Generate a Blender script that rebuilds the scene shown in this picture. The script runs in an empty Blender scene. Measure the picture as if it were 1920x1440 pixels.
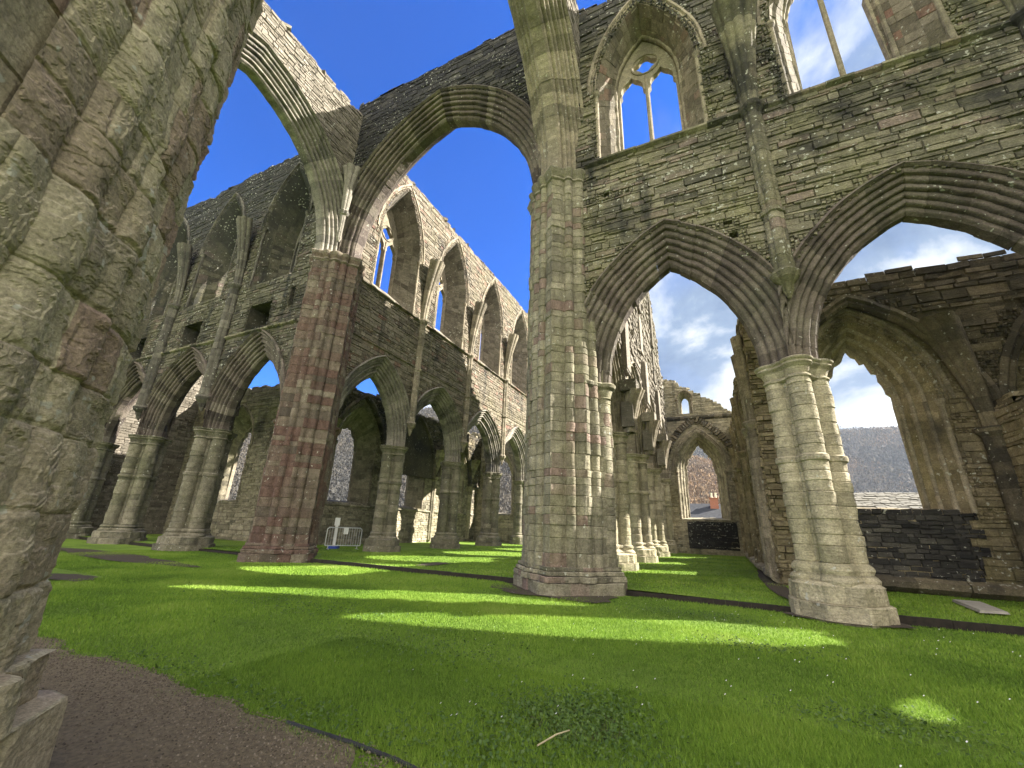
import bpy, math, random
import numpy as np
from mathutils import Matrix, Vector
from mathutils.geometry import tessellate_polygon

sc = bpy.context.scene
# ------------------------------------------------------------------ camera
def cam_axes(pitch, yaw, roll):
    p, y, r = map(math.radians, (pitch, yaw, roll))
    fw = Vector((-math.sin(y)*math.cos(p), math.cos(y)*math.cos(p), math.sin(p)))
    rt = Vector((math.cos(y), math.sin(y), 0)); up = rt.cross(fw)
    return math.cos(r)*rt + math.sin(r)*up, -math.sin(r)*rt + math.cos(r)*up, fw
rt, up, fw = cam_axes(18.9, 26.17, 2.2)
cd = bpy.data.cameras.new('camera'); cam = bpy.data.objects.new('camera', cd)
sc.collection.objects.link(cam); sc.camera = cam
cd.sensor_width = 36.0; cd.lens = 777/1920*36.0; cd.clip_start = 0.05; cd.clip_end = 5000
cam.matrix_world = Matrix(((rt.x, up.x, -fw.x, 0), (rt.y, up.y, -fw.y, 0), (rt.z, up.z, -fw.z, 1.6), (0, 0, 0, 1)))
# ------------------------------------------------------------------ light
SUN_AZ, SUN_EL = math.radians(30.3), math.radians(36.6)      # measured from +X towards +Y
sdir = Vector((math.cos(SUN_AZ)*math.cos(SUN_EL), math.sin(SUN_AZ)*math.cos(SUN_EL), math.sin(SUN_EL)))
ld = bpy.data.lights.new('sun', 'SUN'); ld.energy = 4.5; ld.angle = math.radians(0.5); ld.color = (1.0, 0.93, 0.82)
sun = bpy.data.objects.new('sun', ld); sc.collection.objects.link(sun)
sun.rotation_euler = sdir.to_track_quat('Z', 'Y').to_euler(); sun.location = (40, 30, 60)
sc.view_settings.view_transform = 'Standard'; sc.view_settings.look = 'None'
sc.view_settings.exposure = 2.4; sc.view_settings.gamma = 1.0
try: sc.cycles.max_bounces = 6; sc.cycles.diffuse_bounces = 4
except Exception: pass

def N(nt, typ, **kw):
    n = nt.nodes.new(typ)
    for k, v in kw.items(): setattr(n, k, v)
    return n
def ramp(nt, fac, stops, interp='LINEAR'):
    r = N(nt, 'ShaderNodeValToRGB'); cr = r.color_ramp; cr.interpolation = interp
    while len(cr.elements) < len(stops): cr.elements.new(0.5)
    for e, (p, c) in zip(cr.elements, stops):
        e.position = p; e.color = (c, c, c, 1) if not hasattr(c, '__len__') else (*c, 1)
    if fac is not None: nt.links.new(fac, r.inputs[0])
    return r.outputs[0]
def noise(nt, vec, scale, detail=4, rough=0.55, stretch=None, dist=0.0):
    if stretch:
        m = N(nt, 'ShaderNodeMapping'); m.inputs['Scale'].default_value = stretch
        nt.links.new(vec, m.inputs['Vector']); vec = m.outputs[0]
    n = N(nt, 'ShaderNodeTexNoise'); n.inputs['Scale'].default_value = scale
    n.inputs['Detail'].default_value = detail; n.inputs['Roughness'].default_value = rough
    n.inputs['Distortion'].default_value = dist
    nt.links.new(vec, n.inputs['Vector']); return n.outputs['Fac']
def mix(nt, fac, a, b, mode='MIX'):
    m = N(nt, 'ShaderNodeMix', data_type='RGBA', blend_type=mode)
    for s, i in ((fac, 0), (a, 6), (b, 7)):
        if hasattr(s, 'is_linked'): nt.links.new(s, m.inputs[i])
        elif i == 0: m.inputs[i].default_value = s
        else: m.inputs[i].default_value = (*s, 1)
    return m.outputs[2]
def mth(nt, op, a, b=None, c=None):
    m = N(nt, 'ShaderNodeMath', operation=op)
    for i, s in enumerate((a, b, c)):
        if s is None: continue
        if hasattr(s, 'is_linked'): nt.links.new(s, m.inputs[i])
        else: m.inputs[i].default_value = s
    return m.outputs[0]

# world: physical sky plus a bank of cloud towards the sun side
w = bpy.data.worlds.new('World'); sc.world = w; w.use_nodes = True; nt = w.node_tree; nt.nodes.clear()
sky = N(nt, 'ShaderNodeTexSky', sky_type='NISHITA'); sky.sun_disc = False
sky.sun_elevation = SUN_EL; sky.sun_rotation = math.pi/2 - SUN_AZ; sky.air_density = 1.0; sky.dust_density = 0.3; sky.ozone_density = 3.0
hs = N(nt, 'ShaderNodeHueSaturation'); hs.inputs['Saturation'].default_value = 1.3; hs.inputs['Value'].default_value = 1.0
skt = N(nt, 'ShaderNodeMix', data_type='RGBA', blend_type='MULTIPLY'); skt.inputs[0].default_value = 1.0
nt.links.new(sky.outputs[0], skt.inputs[6]); skt.inputs[7].default_value = (0.07, 0.225, 0.54, 1)
nt.links.new(skt.outputs[2], hs.inputs['Color'])
tc = N(nt, 'ShaderNodeTexCoord'); gen = tc.outputs['Generated']
sx = N(nt, 'ShaderNodeSeparateXYZ'); nt.links.new(gen, sx.inputs[0])
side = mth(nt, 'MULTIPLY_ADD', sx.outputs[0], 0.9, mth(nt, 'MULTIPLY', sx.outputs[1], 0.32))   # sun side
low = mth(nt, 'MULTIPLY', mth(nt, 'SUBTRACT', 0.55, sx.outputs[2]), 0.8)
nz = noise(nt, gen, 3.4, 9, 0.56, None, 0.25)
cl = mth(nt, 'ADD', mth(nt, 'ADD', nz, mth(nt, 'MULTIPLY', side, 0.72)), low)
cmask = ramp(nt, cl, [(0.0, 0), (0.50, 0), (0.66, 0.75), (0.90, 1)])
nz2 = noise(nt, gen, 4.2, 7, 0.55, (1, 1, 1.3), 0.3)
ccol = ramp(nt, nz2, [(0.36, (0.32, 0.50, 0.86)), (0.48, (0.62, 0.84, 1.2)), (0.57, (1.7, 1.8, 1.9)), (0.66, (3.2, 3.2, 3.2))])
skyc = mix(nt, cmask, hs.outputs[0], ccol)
back = ramp(nt, mth(nt, 'ADD', mth(nt, 'MULTIPLY_ADD', sx.outputs[1], -0.8, mth(nt, 'MULTIPLY', nz, 0.3)), mth(nt, 'MULTIPLY', sx.outputs[0], 0.6)), [(0.12, 0), (0.36, 1)])   # unseen bright cloud behind and beside the camera, added to fill shade
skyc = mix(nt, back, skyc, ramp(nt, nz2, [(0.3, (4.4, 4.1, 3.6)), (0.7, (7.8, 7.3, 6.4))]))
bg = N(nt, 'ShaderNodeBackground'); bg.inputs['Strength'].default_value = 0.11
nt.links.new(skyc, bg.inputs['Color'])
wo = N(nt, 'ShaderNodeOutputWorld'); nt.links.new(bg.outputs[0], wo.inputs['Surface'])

# ------------------------------------------------------------------ materials
def base_mat(name):
    m = bpy.data.materials.new(name); m.use_nodes = True; nt = m.node_tree; nt.nodes.clear()
    o = N(nt, 'ShaderNodeOutputMaterial'); b = N(nt, 'ShaderNodeBsdfPrincipled')
    nt.links.new(b.outputs[0], o.inputs['Surface']); return m, nt, b
def stone_mat(name, tones, moss=None, black=0.0, lichen=0.0, streak=0.0, bump=0.5, hue=None, fine=1.0, ztop=None, bedw=1.5):
    """tones: colours for the block-to-block variation; all stains are in world space"""
    m, nt, b = base_mat(name)
    pos = N(nt, 'ShaderNodeNewGeometry').outputs['Position']
    at = N(nt, 'ShaderNodeAttribute', attribute_name='sc'); sp = N(nt, 'ShaderNodeSeparateColor')
    nt.links.new(at.outputs['Color'], sp.inputs[0])
    k = len(tones)
    wob = mth(nt, 'MULTIPLY_ADD', noise(nt, pos, 1.7, 3), 0.5, -0.25)
    t = mth(nt, 'ADD', sp.outputs[0], wob)
    col = ramp(nt, t, [(i/(k-1), c) for i, c in enumerate(tones)])
    if hue:                                   # a second stone kind on some blocks
        f = ramp(nt, mth(nt, 'ADD', sp.outputs[1], mth(nt, 'MULTIPLY_ADD', noise(nt, pos, 0.35, 3), hue[2], -hue[2]/2)), [(1-hue[1]-(hue[3] if len(hue) > 3 else 0.06), 0), (1-hue[1]+(hue[3] if len(hue) > 3 else 0.06), 1)])
        col = mix(nt, f, col, hue[0])
    if moss:
        f = ramp(nt, noise(nt, pos, 0.45, 7, 0.62), [(0.46, 0), (0.66, moss[1])])
        col = mix(nt, f, col, moss[0])
    n1 = noise(nt, pos, 26*fine, 6, 0.68)
    col = mix(nt, 1.0, col, ramp(nt, n1, [(0.28, 0.52), (0.72, 1.42)]), 'MULTIPLY')
    n4 = noise(nt, pos, 5.5*fine, 5, 0.6)
    col = mix(nt, 1.0, col, ramp(nt, n4, [(0.28, 0.70), (0.72, 1.26)]), 'MULTIPLY')
    if black:
        f = ramp(nt, noise(nt, pos, 0.33, 8, 0.66), [(0.60-0.3*black, 0), (0.74-0.26*black, 0.9)])
        col = mix(nt, f, col, (0.022, 0.022, 0.024))
    if ztop:                                  # wall heads blackened by weather
        sz = N(nt, 'ShaderNodeSeparateXYZ'); nt.links.new(pos, sz.inputs[0])
        mr = N(nt, 'ShaderNodeMapRange'); mr.inputs[1].default_value = ztop[0]; mr.inputs[2].default_value = ztop[1]; mr.inputs[4].default_value = ztop[2]
        nt.links.new(mth(nt, 'MULTIPLY_ADD', noise(nt, pos, 0.5, 6, 0.6), 9.0, mth(nt, 'ADD', sz.outputs[2], -4.5)), mr.inputs[0])
        col = mix(nt, mr.outputs[0], col, (0.04, 0.04, 0.04))
    if streak:
        f = ramp(nt, noise(nt, pos, 1.1, 6, 0.62, (1.3, 1.3, 0.16)), [(0.55, 0), (0.68, streak)])
        col = mix(nt, f, col, (0.035, 0.036, 0.032))
    if lichen:
        la = noise(nt, pos, 0.6, 3); lb = noise(nt, pos, 8.5, 3, 0.5)
        f = ramp(nt, mth(nt, 'ADD', lb, mth(nt, 'MULTIPLY_ADD', la, 0.3, -0.15)), [(0.69-0.06*lichen, 0), (0.73-0.06*lichen, 0.85)])
        col = mix(nt, f, col, (0.42, 0.42, 0.37))
    nt.links.new(col, b.inputs['Base Color']); b.inputs['Roughness'].default_value = 0.93
    b.inputs['Specular IOR Level'].default_value = 0.18
    bed = noise(nt, pos, 4.0*fine, 7, 0.62, (1.0, 1.0, 4.2), 0.6)
    hgt = mth(nt, 'ADD', mth(nt, 'MULTIPLY', n1, 0.5), mth(nt, 'MULTIPLY', bed, bedw))
    bp = N(nt, 'ShaderNodeBump'); bp.inputs['Strength'].default_value = bump; bp.inputs['Distance'].default_value = 0.06/fine
    nt.links.new(hgt, bp.inputs['Height']); nt.links.new(bp.outputs[0], b.inputs['Normal'])
    return m
OLIVE = [(0.065, 0.062, 0.048), (0.14, 0.13, 0.097), (0.20, 0.182, 0.132), (0.27, 0.245, 0.18)]
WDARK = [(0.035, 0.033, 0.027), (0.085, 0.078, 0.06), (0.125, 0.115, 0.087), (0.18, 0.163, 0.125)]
BUFF = [(0.20, 0.18, 0.13), (0.30, 0.265, 0.185), (0.37, 0.325, 0.235), (0.45, 0.39, 0.29)]
RED = [(0.08, 0.055, 0.05), (0.145, 0.082, 0.068), (0.185, 0.12, 0.098), (0.21, 0.175, 0.14)]
PURP = [(0.05, 0.042, 0.038), (0.095, 0.078, 0.069), (0.14, 0.115, 0.10), (0.19, 0.167, 0.137)]
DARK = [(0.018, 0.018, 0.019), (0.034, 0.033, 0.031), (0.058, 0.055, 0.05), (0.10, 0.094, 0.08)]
redstone = ((0.17, 0.085, 0.068), 0.18, 0.5)
M = {}
M['near'] = stone_mat('weathered_ashlar', [(0.25, 0.22, 0.165), (0.34, 0.305, 0.22), (0.40, 0.36, 0.26), (0.46, 0.405, 0.295)], ((0.30, 0.285, 0.19), 0.35), 0.0, 0.6, 0.25, 0.45, ((0.285, 0.21, 0.17), 0.36, 1.3, 0.3), 1.7, None, 0.5)
M['shadepillar'] = stone_mat('shade_toned_pillar_stone', [(0.10, 0.094, 0.073), (0.155, 0.143, 0.108), (0.20, 0.183, 0.138), (0.25, 0.226, 0.174)], ((0.11, 0.115, 0.06), 0.5), 0.05, 0.1, 0.3, 0.4)  # darker copy of the pillar stone, shade of the far arcades put into its tones
M['pier'] = stone_mat('pier_ashlar', [(0.125, 0.115, 0.09), (0.19, 0.175, 0.13), (0.24, 0.22, 0.165), (0.30, 0.275, 0.21)], ((0.17, 0.165, 0.085), 0.5), 0.0, 0.1, 0.25, 0.4, ((0.19, 0.14, 0.12), 0.15, 0.5))
M['redpier'] = stone_mat('red_ashlar', [(0.085, 0.07, 0.058), (0.145, 0.12, 0.095), (0.19, 0.16, 0.125), (0.23, 0.20, 0.155)], None, 0.0, 0.12, 0.3, 0.6, ((0.13, 0.083, 0.069), 0.50, 1.4, 0.3))
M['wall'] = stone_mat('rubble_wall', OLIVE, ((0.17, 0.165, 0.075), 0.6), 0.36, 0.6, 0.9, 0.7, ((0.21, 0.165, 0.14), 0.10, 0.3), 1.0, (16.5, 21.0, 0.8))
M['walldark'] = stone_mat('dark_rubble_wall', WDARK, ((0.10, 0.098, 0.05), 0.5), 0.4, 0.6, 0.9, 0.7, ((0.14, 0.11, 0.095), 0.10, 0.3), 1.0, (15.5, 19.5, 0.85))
M['northwall'] = stone_mat('brown_rubble_wall', [(0.085, 0.074, 0.057), (0.14, 0.121, 0.092), (0.19, 0.165, 0.126), (0.245, 0.21, 0.165)], ((0.16, 0.15, 0.09), 0.4), 0.05, 0.3, 0.7, 0.55, ((0.20, 0.12, 0.095), 0.07, 0.3))
M['moulding'] = stone_mat('moulded_arch_stone', PURP, ((0.15, 0.14, 0.10), 0.5), 0.1, 0.1, 0.2, 0.4)
M['palemould'] = stone_mat('pale_moulded_stone', [(0.15, 0.13, 0.10), (0.22, 0.19, 0.145), (0.29, 0.25, 0.19), (0.36, 0.31, 0.24)], ((0.13, 0.125, 0.08), 0.5), 0.1, 0.3, 0.4, 0.4)
M['greymould'] = stone_mat('grey_moulded_stone', [(0.11, 0.105, 0.095), (0.18, 0.165, 0.14), (0.25, 0.23, 0.195), (0.31, 0.28, 0.24)], None, 0.1, 0.2, 0.6, 0.4)
M['sooty_m'] = stone_mat('sooty_moulded_stone', [(0.05, 0.047, 0.042), (0.09, 0.083, 0.072), (0.13, 0.12, 0.10), (0.18, 0.165, 0.14)], None, 0.2, 0.3, 0.6, 0.35)
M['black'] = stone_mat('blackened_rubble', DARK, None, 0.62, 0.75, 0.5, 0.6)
M['sooty'] = stone_mat('sooty_brown_rubble', [(0.045, 0.04, 0.032), (0.095, 0.083, 0.062), (0.15, 0.127, 0.092), (0.22, 0.185, 0.13)], ((0.11, 0.10, 0.05), 0.4), 0.35, 0.35, 0.4, 0.6)
M['palewall'] = stone_mat('pale_rubble', [(0.085, 0.075, 0.059), (0.138, 0.123, 0.098), (0.185, 0.165, 0.134), (0.24, 0.215, 0.178)], None, 0.0, 0.3, 0.25, 0.6)
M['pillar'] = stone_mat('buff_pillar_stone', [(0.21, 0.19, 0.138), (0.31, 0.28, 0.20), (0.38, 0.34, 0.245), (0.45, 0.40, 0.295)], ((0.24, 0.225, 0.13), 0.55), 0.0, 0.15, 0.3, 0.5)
M['brownwall'] = stone_mat('brown_chapel_rubble', [(0.11, 0.09, 0.06), (0.18, 0.15, 0.098), (0.24, 0.20, 0.13), (0.31, 0.26, 0.175)], ((0.12, 0.11, 0.045), 0.6), 0.12, 0.35, 0.55, 0.6)
M['aislewall'] = stone_mat('aisle_rubble', [(0.15, 0.138, 0.106), (0.25, 0.225, 0.165), (0.34, 0.305, 0.225), (0.43, 0.385, 0.29)], ((0.17, 0.16, 0.09), 0.55), 0.12, 0.25, 0.5, 0.6)

def simple_mat(name, c1, c2, scale=8, rough=0.9, bump=0.0, metal=0.0, detail=5):
    m, nt, b = base_mat(name); pos = N(nt, 'ShaderNodeNewGeometry').outputs['Position']
    n = noise(nt, pos, scale, detail, 0.6); nt.links.new(ramp(nt, n, [(0.3, c1), (0.7, c2)]), b.inputs['Base Color'])
    b.inputs['Roughness'].default_value = rough; b.inputs['Metallic'].default_value = metal
    b.inputs['Specular IOR Level'].default_value = 0.3
    if bump:
        bp = N(nt, 'ShaderNodeBump'); bp.inputs['Strength'].default_value = bump; bp.inputs['Distance'].default_value = 0.02
        nt.links.new(noise(nt, pos, scale*3, 6, 0.65), bp.inputs['Height']); nt.links.new(bp.outputs[0], b.inputs['Normal'])
    return m
def attr_mat(name, tones, rough=0.9, sheen=0.0, trans=0.0):
    m, nt, b = base_mat(name); at = N(nt, 'ShaderNodeAttribute', attribute_name='sc'); sp = N(nt, 'ShaderNodeSeparateColor')
    nt.links.new(at.outputs['Color'], sp.inputs[0])
    col = ramp(nt, sp.outputs[0], [(i/(len(tones)-1), c) for i, c in enumerate(tones)])
    pos = N(nt, 'ShaderNodeNewGeometry').outputs['Position']
    nt.links.new(col, b.inputs['Base Color']); b.inputs['Roughness'].default_value = rough; b.inputs['Specular IOR Level'].default_value = 0.2
    if trans:
        tr = N(nt, 'ShaderNodeBsdfTranslucent'); nt.links.new(col, tr.inputs['Color'])
        mx = N(nt, 'ShaderNodeMixShader'); mx.inputs[0].default_value = trans
        nt.links.new(b.outputs[0], mx.inputs[1]); nt.links.new(tr.outputs[0], mx.inputs[2])
        o = [n for n in nt.nodes if n.type == 'OUTPUT_MATERIAL'][0]; nt.links.new(mx.outputs[0], o.inputs['Surface'])
    return m, nt, b, pos, col
def lawn_mat():
    m, nt, b = base_mat('lawn'); pos = N(nt, 'ShaderNodeNewGeometry').outputs['Position']
    a = noise(nt, pos, 0.55, 6, 0.6); c = noise(nt, pos, 45, 5, 0.7)
    col = ramp(nt, a, [(0.30, (0.09, 0.15, 0.024)), (0.52, (0.14, 0.225, 0.030)), (0.70, (0.195, 0.28, 0.044))])
    col = mix(nt, 1.0, col, ramp(nt, c, [(0.3, 0.5), (0.7, 1.4)]), 'MULTIPLY')
    soil = ramp(nt, mth(nt, 'ADD', noise(nt, pos, 0.9, 7, 0.7), mth(nt, 'MULTIPLY', noise(nt, pos, 9, 4), 0.12)), [(0.70, 0), (0.78, 0.75)])
    col = mix(nt, soil, col, (0.055, 0.045, 0.03))
    nt.links.new(col, b.inputs['Base Color']); b.inputs['Roughness'].default_value = 0.9; b.inputs['Specular IOR Level'].default_value = 0.15
    bp = N(nt, 'ShaderNodeBump'); bp.inputs['Strength'].default_value = 0.8; bp.inputs['Distance'].default_value = 0.03
    nt.links.new(noise(nt, pos, 70, 5, 0.7), bp.inputs['Height']); nt.links.new(bp.outputs[0], b.inputs['Normal'])
    return m
M['lawn'] = lawn_mat()
M['gravel'] = simple_mat('damp_gravel', (0.085, 0.068, 0.042), (0.18, 0.146, 0.092), 26, 0.9, 0.9)
M['soil'] = simple_mat('bare_soil', (0.035, 0.028, 0.02), (0.075, 0.06, 0.042), 22, 0.95, 0.8)
M['slab'] = simple_mat('worn_slab', (0.24, 0.225, 0.20), (0.34, 0.32, 0.28), 7, 0.85, 0.4)
M['edging'] = simple_mat('dark_timber', (0.012, 0.010, 0.008), (0.03, 0.024, 0.018), 9, 0.85, 0.4)
M['steel'] = simple_mat('galvanised_steel', (0.45, 0.46, 0.47), (0.62, 0.63, 0.64), 10, 0.4, 0.0, 0.7)
M['white'] = simple_mat('white_sign', (0.70, 0.70, 0.69), (0.80, 0.80, 0.79), 3, 0.5)
M['blue'] = simple_mat('blue_plastic', (0.03, 0.06, 0.30), (0.05, 0.09, 0.38), 4, 0.5)
M['slate'] = simple_mat('grey_slate', (0.018, 0.02, 0.025), (0.04, 0.043, 0.05), 5, 0.95, 0.4)
M['stoneslate'] = simple_mat('stone_slate', (0.08, 0.078, 0.066), (0.17, 0.163, 0.138), 2.5, 0.85, 0.6)
M['brick'] = simple_mat('red_brick', (0.22, 0.085, 0.06), (0.32, 0.13, 0.09), 14, 0.9, 0.4)
M['pot'] = simple_mat('pale_chimney_pot', (0.50, 0.45, 0.36), (0.62, 0.56, 0.45), 6, 0.8)
M['render'] = simple_mat('house_render', (0.40, 0.37, 0.32), (0.50, 0.47, 0.41), 4, 0.9)
M['iron'] = simple_mat('dark_iron', (0.02, 0.02, 0.022), (0.04, 0.04, 0.042), 6, 0.6)
M['twig'] = simple_mat('dry_stalk', (0.30, 0.26, 0.16), (0.42, 0.37, 0.24), 20, 0.8)

# ------------------------------------------------------------------ mesh helpers
rng = np.random.default_rng(11)
class MB:
    def __init__(s): s.V = []; s.Q = []; s.T = []; s.cq = []; s.ct = []; s.n = 0
    def add(s, V, Q=None, T=None, col=None):
        V = np.asarray(V, float).reshape(-1, 3)
        for A, dst, cd_ in ((Q, s.Q, s.cq), (T, s.T, s.ct)):
            if A is None or len(A) == 0: continue
            A = np.asarray(A, int); dst.append(A + s.n)
            c = np.empty((len(A), 3))
            c[:] = (0.5, 0.3, 0.5) if col is None else col
            cd_.append(c)
        s.V.append(V); s.n += len(V); return s
    def build(s, name, mat, parent=None, smooth=False):
        V = np.concatenate(s.V) if s.V else np.zeros((0, 3))
        if parent is not None: V = V - np.array(ROOT[parent.name])
        Q = np.concatenate(s.Q) if s.Q else np.zeros((0, 4), int); T = np.concatenate(s.T) if s.T else np.zeros((0, 3), int)
        me = bpy.data.meshes.new(name); me.vertices.add(len(V)); me.vertices.foreach_set('co', V.ravel())
        nl = Q.size + T.size; me.loops.add(nl); me.loops.foreach_set('vertex_index', np.concatenate([Q.ravel(), T.ravel()]).astype(np.int32))
        nf = len(Q) + len(T); me.polygons.add(nf)
        st = np.concatenate([np.arange(len(Q))*4, Q.size + np.arange(len(T))*3]).astype(np.int32); me.polygons.foreach_set('loop_start', st)
        me.polygons.foreach_set('use_smooth', np.full(nf, smooth))
        a = me.attributes.new('sc', 'FLOAT_COLOR', 'FACE')
        c = np.ones((nf, 4)); cc = [x for x in s.cq + s.ct]
        if cc: c[:, :3] = np.concatenate(cc)
        a.data.foreach_set('color', c.ravel().astype(np.float32))
        me.update(calc_edges=True); me.validate()
        if mat: me.materials.append(mat)
        o = bpy.data.objects.new(name, me); sc.collection.objects.link(o)
        if parent is not None: o.parent = parent; ROOT[o.name] = ROOT[parent.name]
        return o
ROOT = {}
def thing(name, label, cat, loc, group=None):
    o = bpy.data.objects.new(name, None); sc.collection.objects.link(o); o.location = loc; o.empty_display_size = 0.3
    o['label'] = label; o['category'] = cat
    if group: o['group'] = group
    ROOT[o.name] = tuple(loc); return o
def tag(o, label=None, cat=None, group=None, kind=None):
    for k, v in (('label', label), ('category', cat), ('group', group), ('kind', kind)):
        if v: o[k] = v
    return o
def box(mb, c, size, rot=0.0, col=None):
    x, y, z = [s/2 for s in size]; v = np.array([(i*x, j*y, k*z) for k in (-1, 1) for j in (-1, 1) for i in (-1, 1)])
    cs, sn = math.cos(rot), math.sin(rot); v = np.stack([v[:, 0]*cs - v[:, 1]*sn, v[:, 0]*sn + v[:, 1]*cs, v[:, 2]], 1) + np.array(c)
    mb.add(v, [(0, 2, 3, 1), (4, 5, 7, 6), (0, 1, 5, 4), (2, 6, 7, 3), (0, 4, 6, 2), (1, 3, 7, 5)], col=col)
def tube(mb, p, q, r, n=6, r2=None):
    p, q = Vector(p), Vector(q); d = (q-p).normalized(); a = d.orthogonal().normalized(); b = d.cross(a); r2 = r if r2 is None else r2
    V = [c + rr*(math.cos(2*math.pi*i/n)*a + math.sin(2*math.pi*i/n)*b) for c, rr in ((p, r), (q, r2)) for i in range(n)]
    mb.add([tuple(v) for v in V], [(i, (i+1) % n, n+(i+1) % n, n+i) for i in range(n)])
    mb.add([tuple(v) for v in V], None, [(0, i+1, i) for i in range(1, n-1)] + [(n, n+i, n+i+1) for i in range(1, n-1)])

# vectorised value noise
def vnoise(P, seed=0):
    Pi = np.floor(P).astype(np.int64); f = P - Pi; f = f*f*(3-2*f)
    def h(ix, iy, iz):
        n = (ix*374761393 + iy*668265263 + iz*1274126177 + seed*974634337) & 0xFFFFFFFF
        n = ((n ^ (n >> 13))*1103515245) & 0xFFFFFFFF
        n = ((n ^ (n >> 16))*668265263) & 0xFFFFFFFF
        return ((n ^ (n >> 15)) & 0xFFFF)/32767.5 - 1
    r = 0
    for i in (0, 1):
        for j in (0, 1):
            for k in (0, 1):
                wgt = (f[..., 0] if i else 1-f[..., 0])*(f[..., 1] if j else 1-f[..., 1])*(f[..., 2] if k else 1-f[..., 2])
                r = r + wgt*h(Pi[..., 0]+i, Pi[..., 1]+j, Pi[..., 2]+k)
    return r
def fbm(P, octv=4, seed=0, gain=0.5):
    r = 0; a = 1.0; P = np.array(P, float)
    for o in range(octv): r = r + a*vnoise(P, seed+o*17); P = P*2.03; a *= gain
    return r
def n1(x, seed=0): return float(fbm(np.array([[x, 0.37, 0.71]]), 3, seed)[0])

# a wall frame: s along the wall, z up, t out of the wall's face
class Frame:
    def __init__(s, o, d, n): s.o = np.array(o, float); s.d = np.array(d, float); s.nn = np.array(n, float)
    def P(s, S, Z, T):
        S, Z, T = np.broadcast_arrays(np.asarray(S, float), np.asarray(Z, float), np.asarray(T, float))
        r = s.o + S[..., None]*s.d + T[..., None]*s.nn; r = np.array(r); r[..., 2] += Z; return r
    def flip(s): return (np.cross(s.d, (0, 0, 1)) @ s.nn) < 0       # d x up points against n ?

class Arch:
    """pointed opening: centre sc, half span a, bottom zb, springing zs, apex za"""
    def __init__(s, c, a, zb, zs, za):
        s.c, s.a, s.zb, s.zs, s.za = c, a, zb, zs, za
        h = za - zs; s.R = (a*a + h*h)/(2*a); s.k = s.R - a
    def off(s, r, zb=None):
        b = Arch.__new__(Arch); b.c, b.a, b.zs, b.k = s.c, s.a + r, s.zs, s.k; b.R = s.R + r
        b.za = s.zs + math.sqrt(max(b.R**2 - b.k**2, 0)); b.zb = s.zb if zb is None else zb; return b
    def inside(s, x, z):
        if z < s.zb or z > s.za: return False
        d = abs(x - s.c)
        if z <= s.zs: return d < s.a
        return (d + s.k)**2 + (z - s.zs)**2 < s.R**2
    def arcpts(s, n=10):
        tm = math.acos(max(-1, min(1, s.k/s.R))); L = [(s.c + s.k - s.R*math.cos(tm*i/n), s.zs + s.R*math.sin(tm*i/n)) for i in range(n+1)]
        return L + [(2*s.c - x, z) for x, z in L[-2::-1]]
    def outline(s, n=10): return [(s.c - s.a, s.zb)] + s.arcpts(n) + [(s.c + s.a, s.zb)]
class Rect:
    def __init__(s, x0, x1, z0, z1): s.x0, s.x1, s.z0, s.z1 = x0, x1, z0, z1
    def inside(s, x, z): return s.x0 < x < s.x1 and s.z0 < z < s.z1
    def outline(s, n=0): return [(s.x0, s.z0), (s.x0, s.z1), (s.x1, s.z1), (s.x1, s.z0)]
class Poly:
    def __init__(s, pts): s.pts = pts
    def outline(s, n=0): return s.pts

def panel(mb, F, outer, holes, tf, tb, col=None):
    loops = [outer] + holes; flat = [p for L in loops for p in L]
    tris = tessellate_polygon([[Vector((x, z, 0)) for x, z in L] for L in loops])
    A = np.array(flat); n = len(flat); V = np.concatenate([F.P(A[:, 0], A[:, 1], tf), F.P(A[:, 0], A[:, 1], tb)])
    T = np.array(tris); mb.add(V, None, np.concatenate([T, T[:, ::-1] + n]), col=col)
    i0 = 0
    for L in loops:
        m = len(L); i = np.arange(m); j = (i+1) % m
        mb.add(V, np.stack([i0+i, i0+j, i0+j+n, i0+i+n], 1), col=col); i0 += m

def stones(mb, Q, inset=0.012, prot=(0.0, 0.03), jit=0.006, r=None):
    """turn quads (N,4,3) into separate stones standing a little out of the surface"""
    r = r or rng; Q = np.asarray(Q, float); n = len(Q)
    if n == 0: return
    nr = np.cross(Q[:, 1]-Q[:, 0], Q[:, 3]-Q[:, 0]); nr /= np.linalg.norm(nr, axis=1)[:, None] + 1e-9
    e1 = np.linalg.norm(Q[:, 1]-Q[:, 0], axis=1); e2 = np.linalg.norm(Q[:, 3]-Q[:, 0], axis=1)
    cen = Q.mean(1, keepdims=True)
    u = (Q[:, 1]-Q[:, 0])/(e1[:, None]+1e-9); v = (Q[:, 3]-Q[:, 0])/(e2[:, None]+1e-9)
    iu = np.minimum(inset, e1*0.3)[:, None]; iv = np.minimum(inset, e2*0.3)[:, None]
    I = Q.copy(); su = (1, -1, -1, 1); sv = (1, 1, -1, -1)
    for k in range(4): I[:, k] += su[k]*iu*u*(0.5+r.random((n, 1))) + sv[k]*iv*v*(0.5+r.random((n, 1)))
    p = r.uniform(prot[0], prot[1], n)
    I += nr[:, None, :]*(p[:, None] + r.normal(0, jit, (n, 4)))[..., None]
    V = np.concatenate([Q, I], 1).reshape(-1, 3); b = np.arange(n)[:, None]*8
    F5 = np.concatenate([b + np.array(f) for f in ((4, 5, 6, 7), (0, 1, 5, 4), (1, 2, 6, 5), (2, 3, 7, 6), (3, 0, 4, 7))], 0)
    c = np.stack([np.clip(r.beta(2.2, 2.0, n), 0, 1), r.random(n), r.random(n)], 1)
    mb.add(V, F5, col=np.tile(c, (5, 1)))

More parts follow.
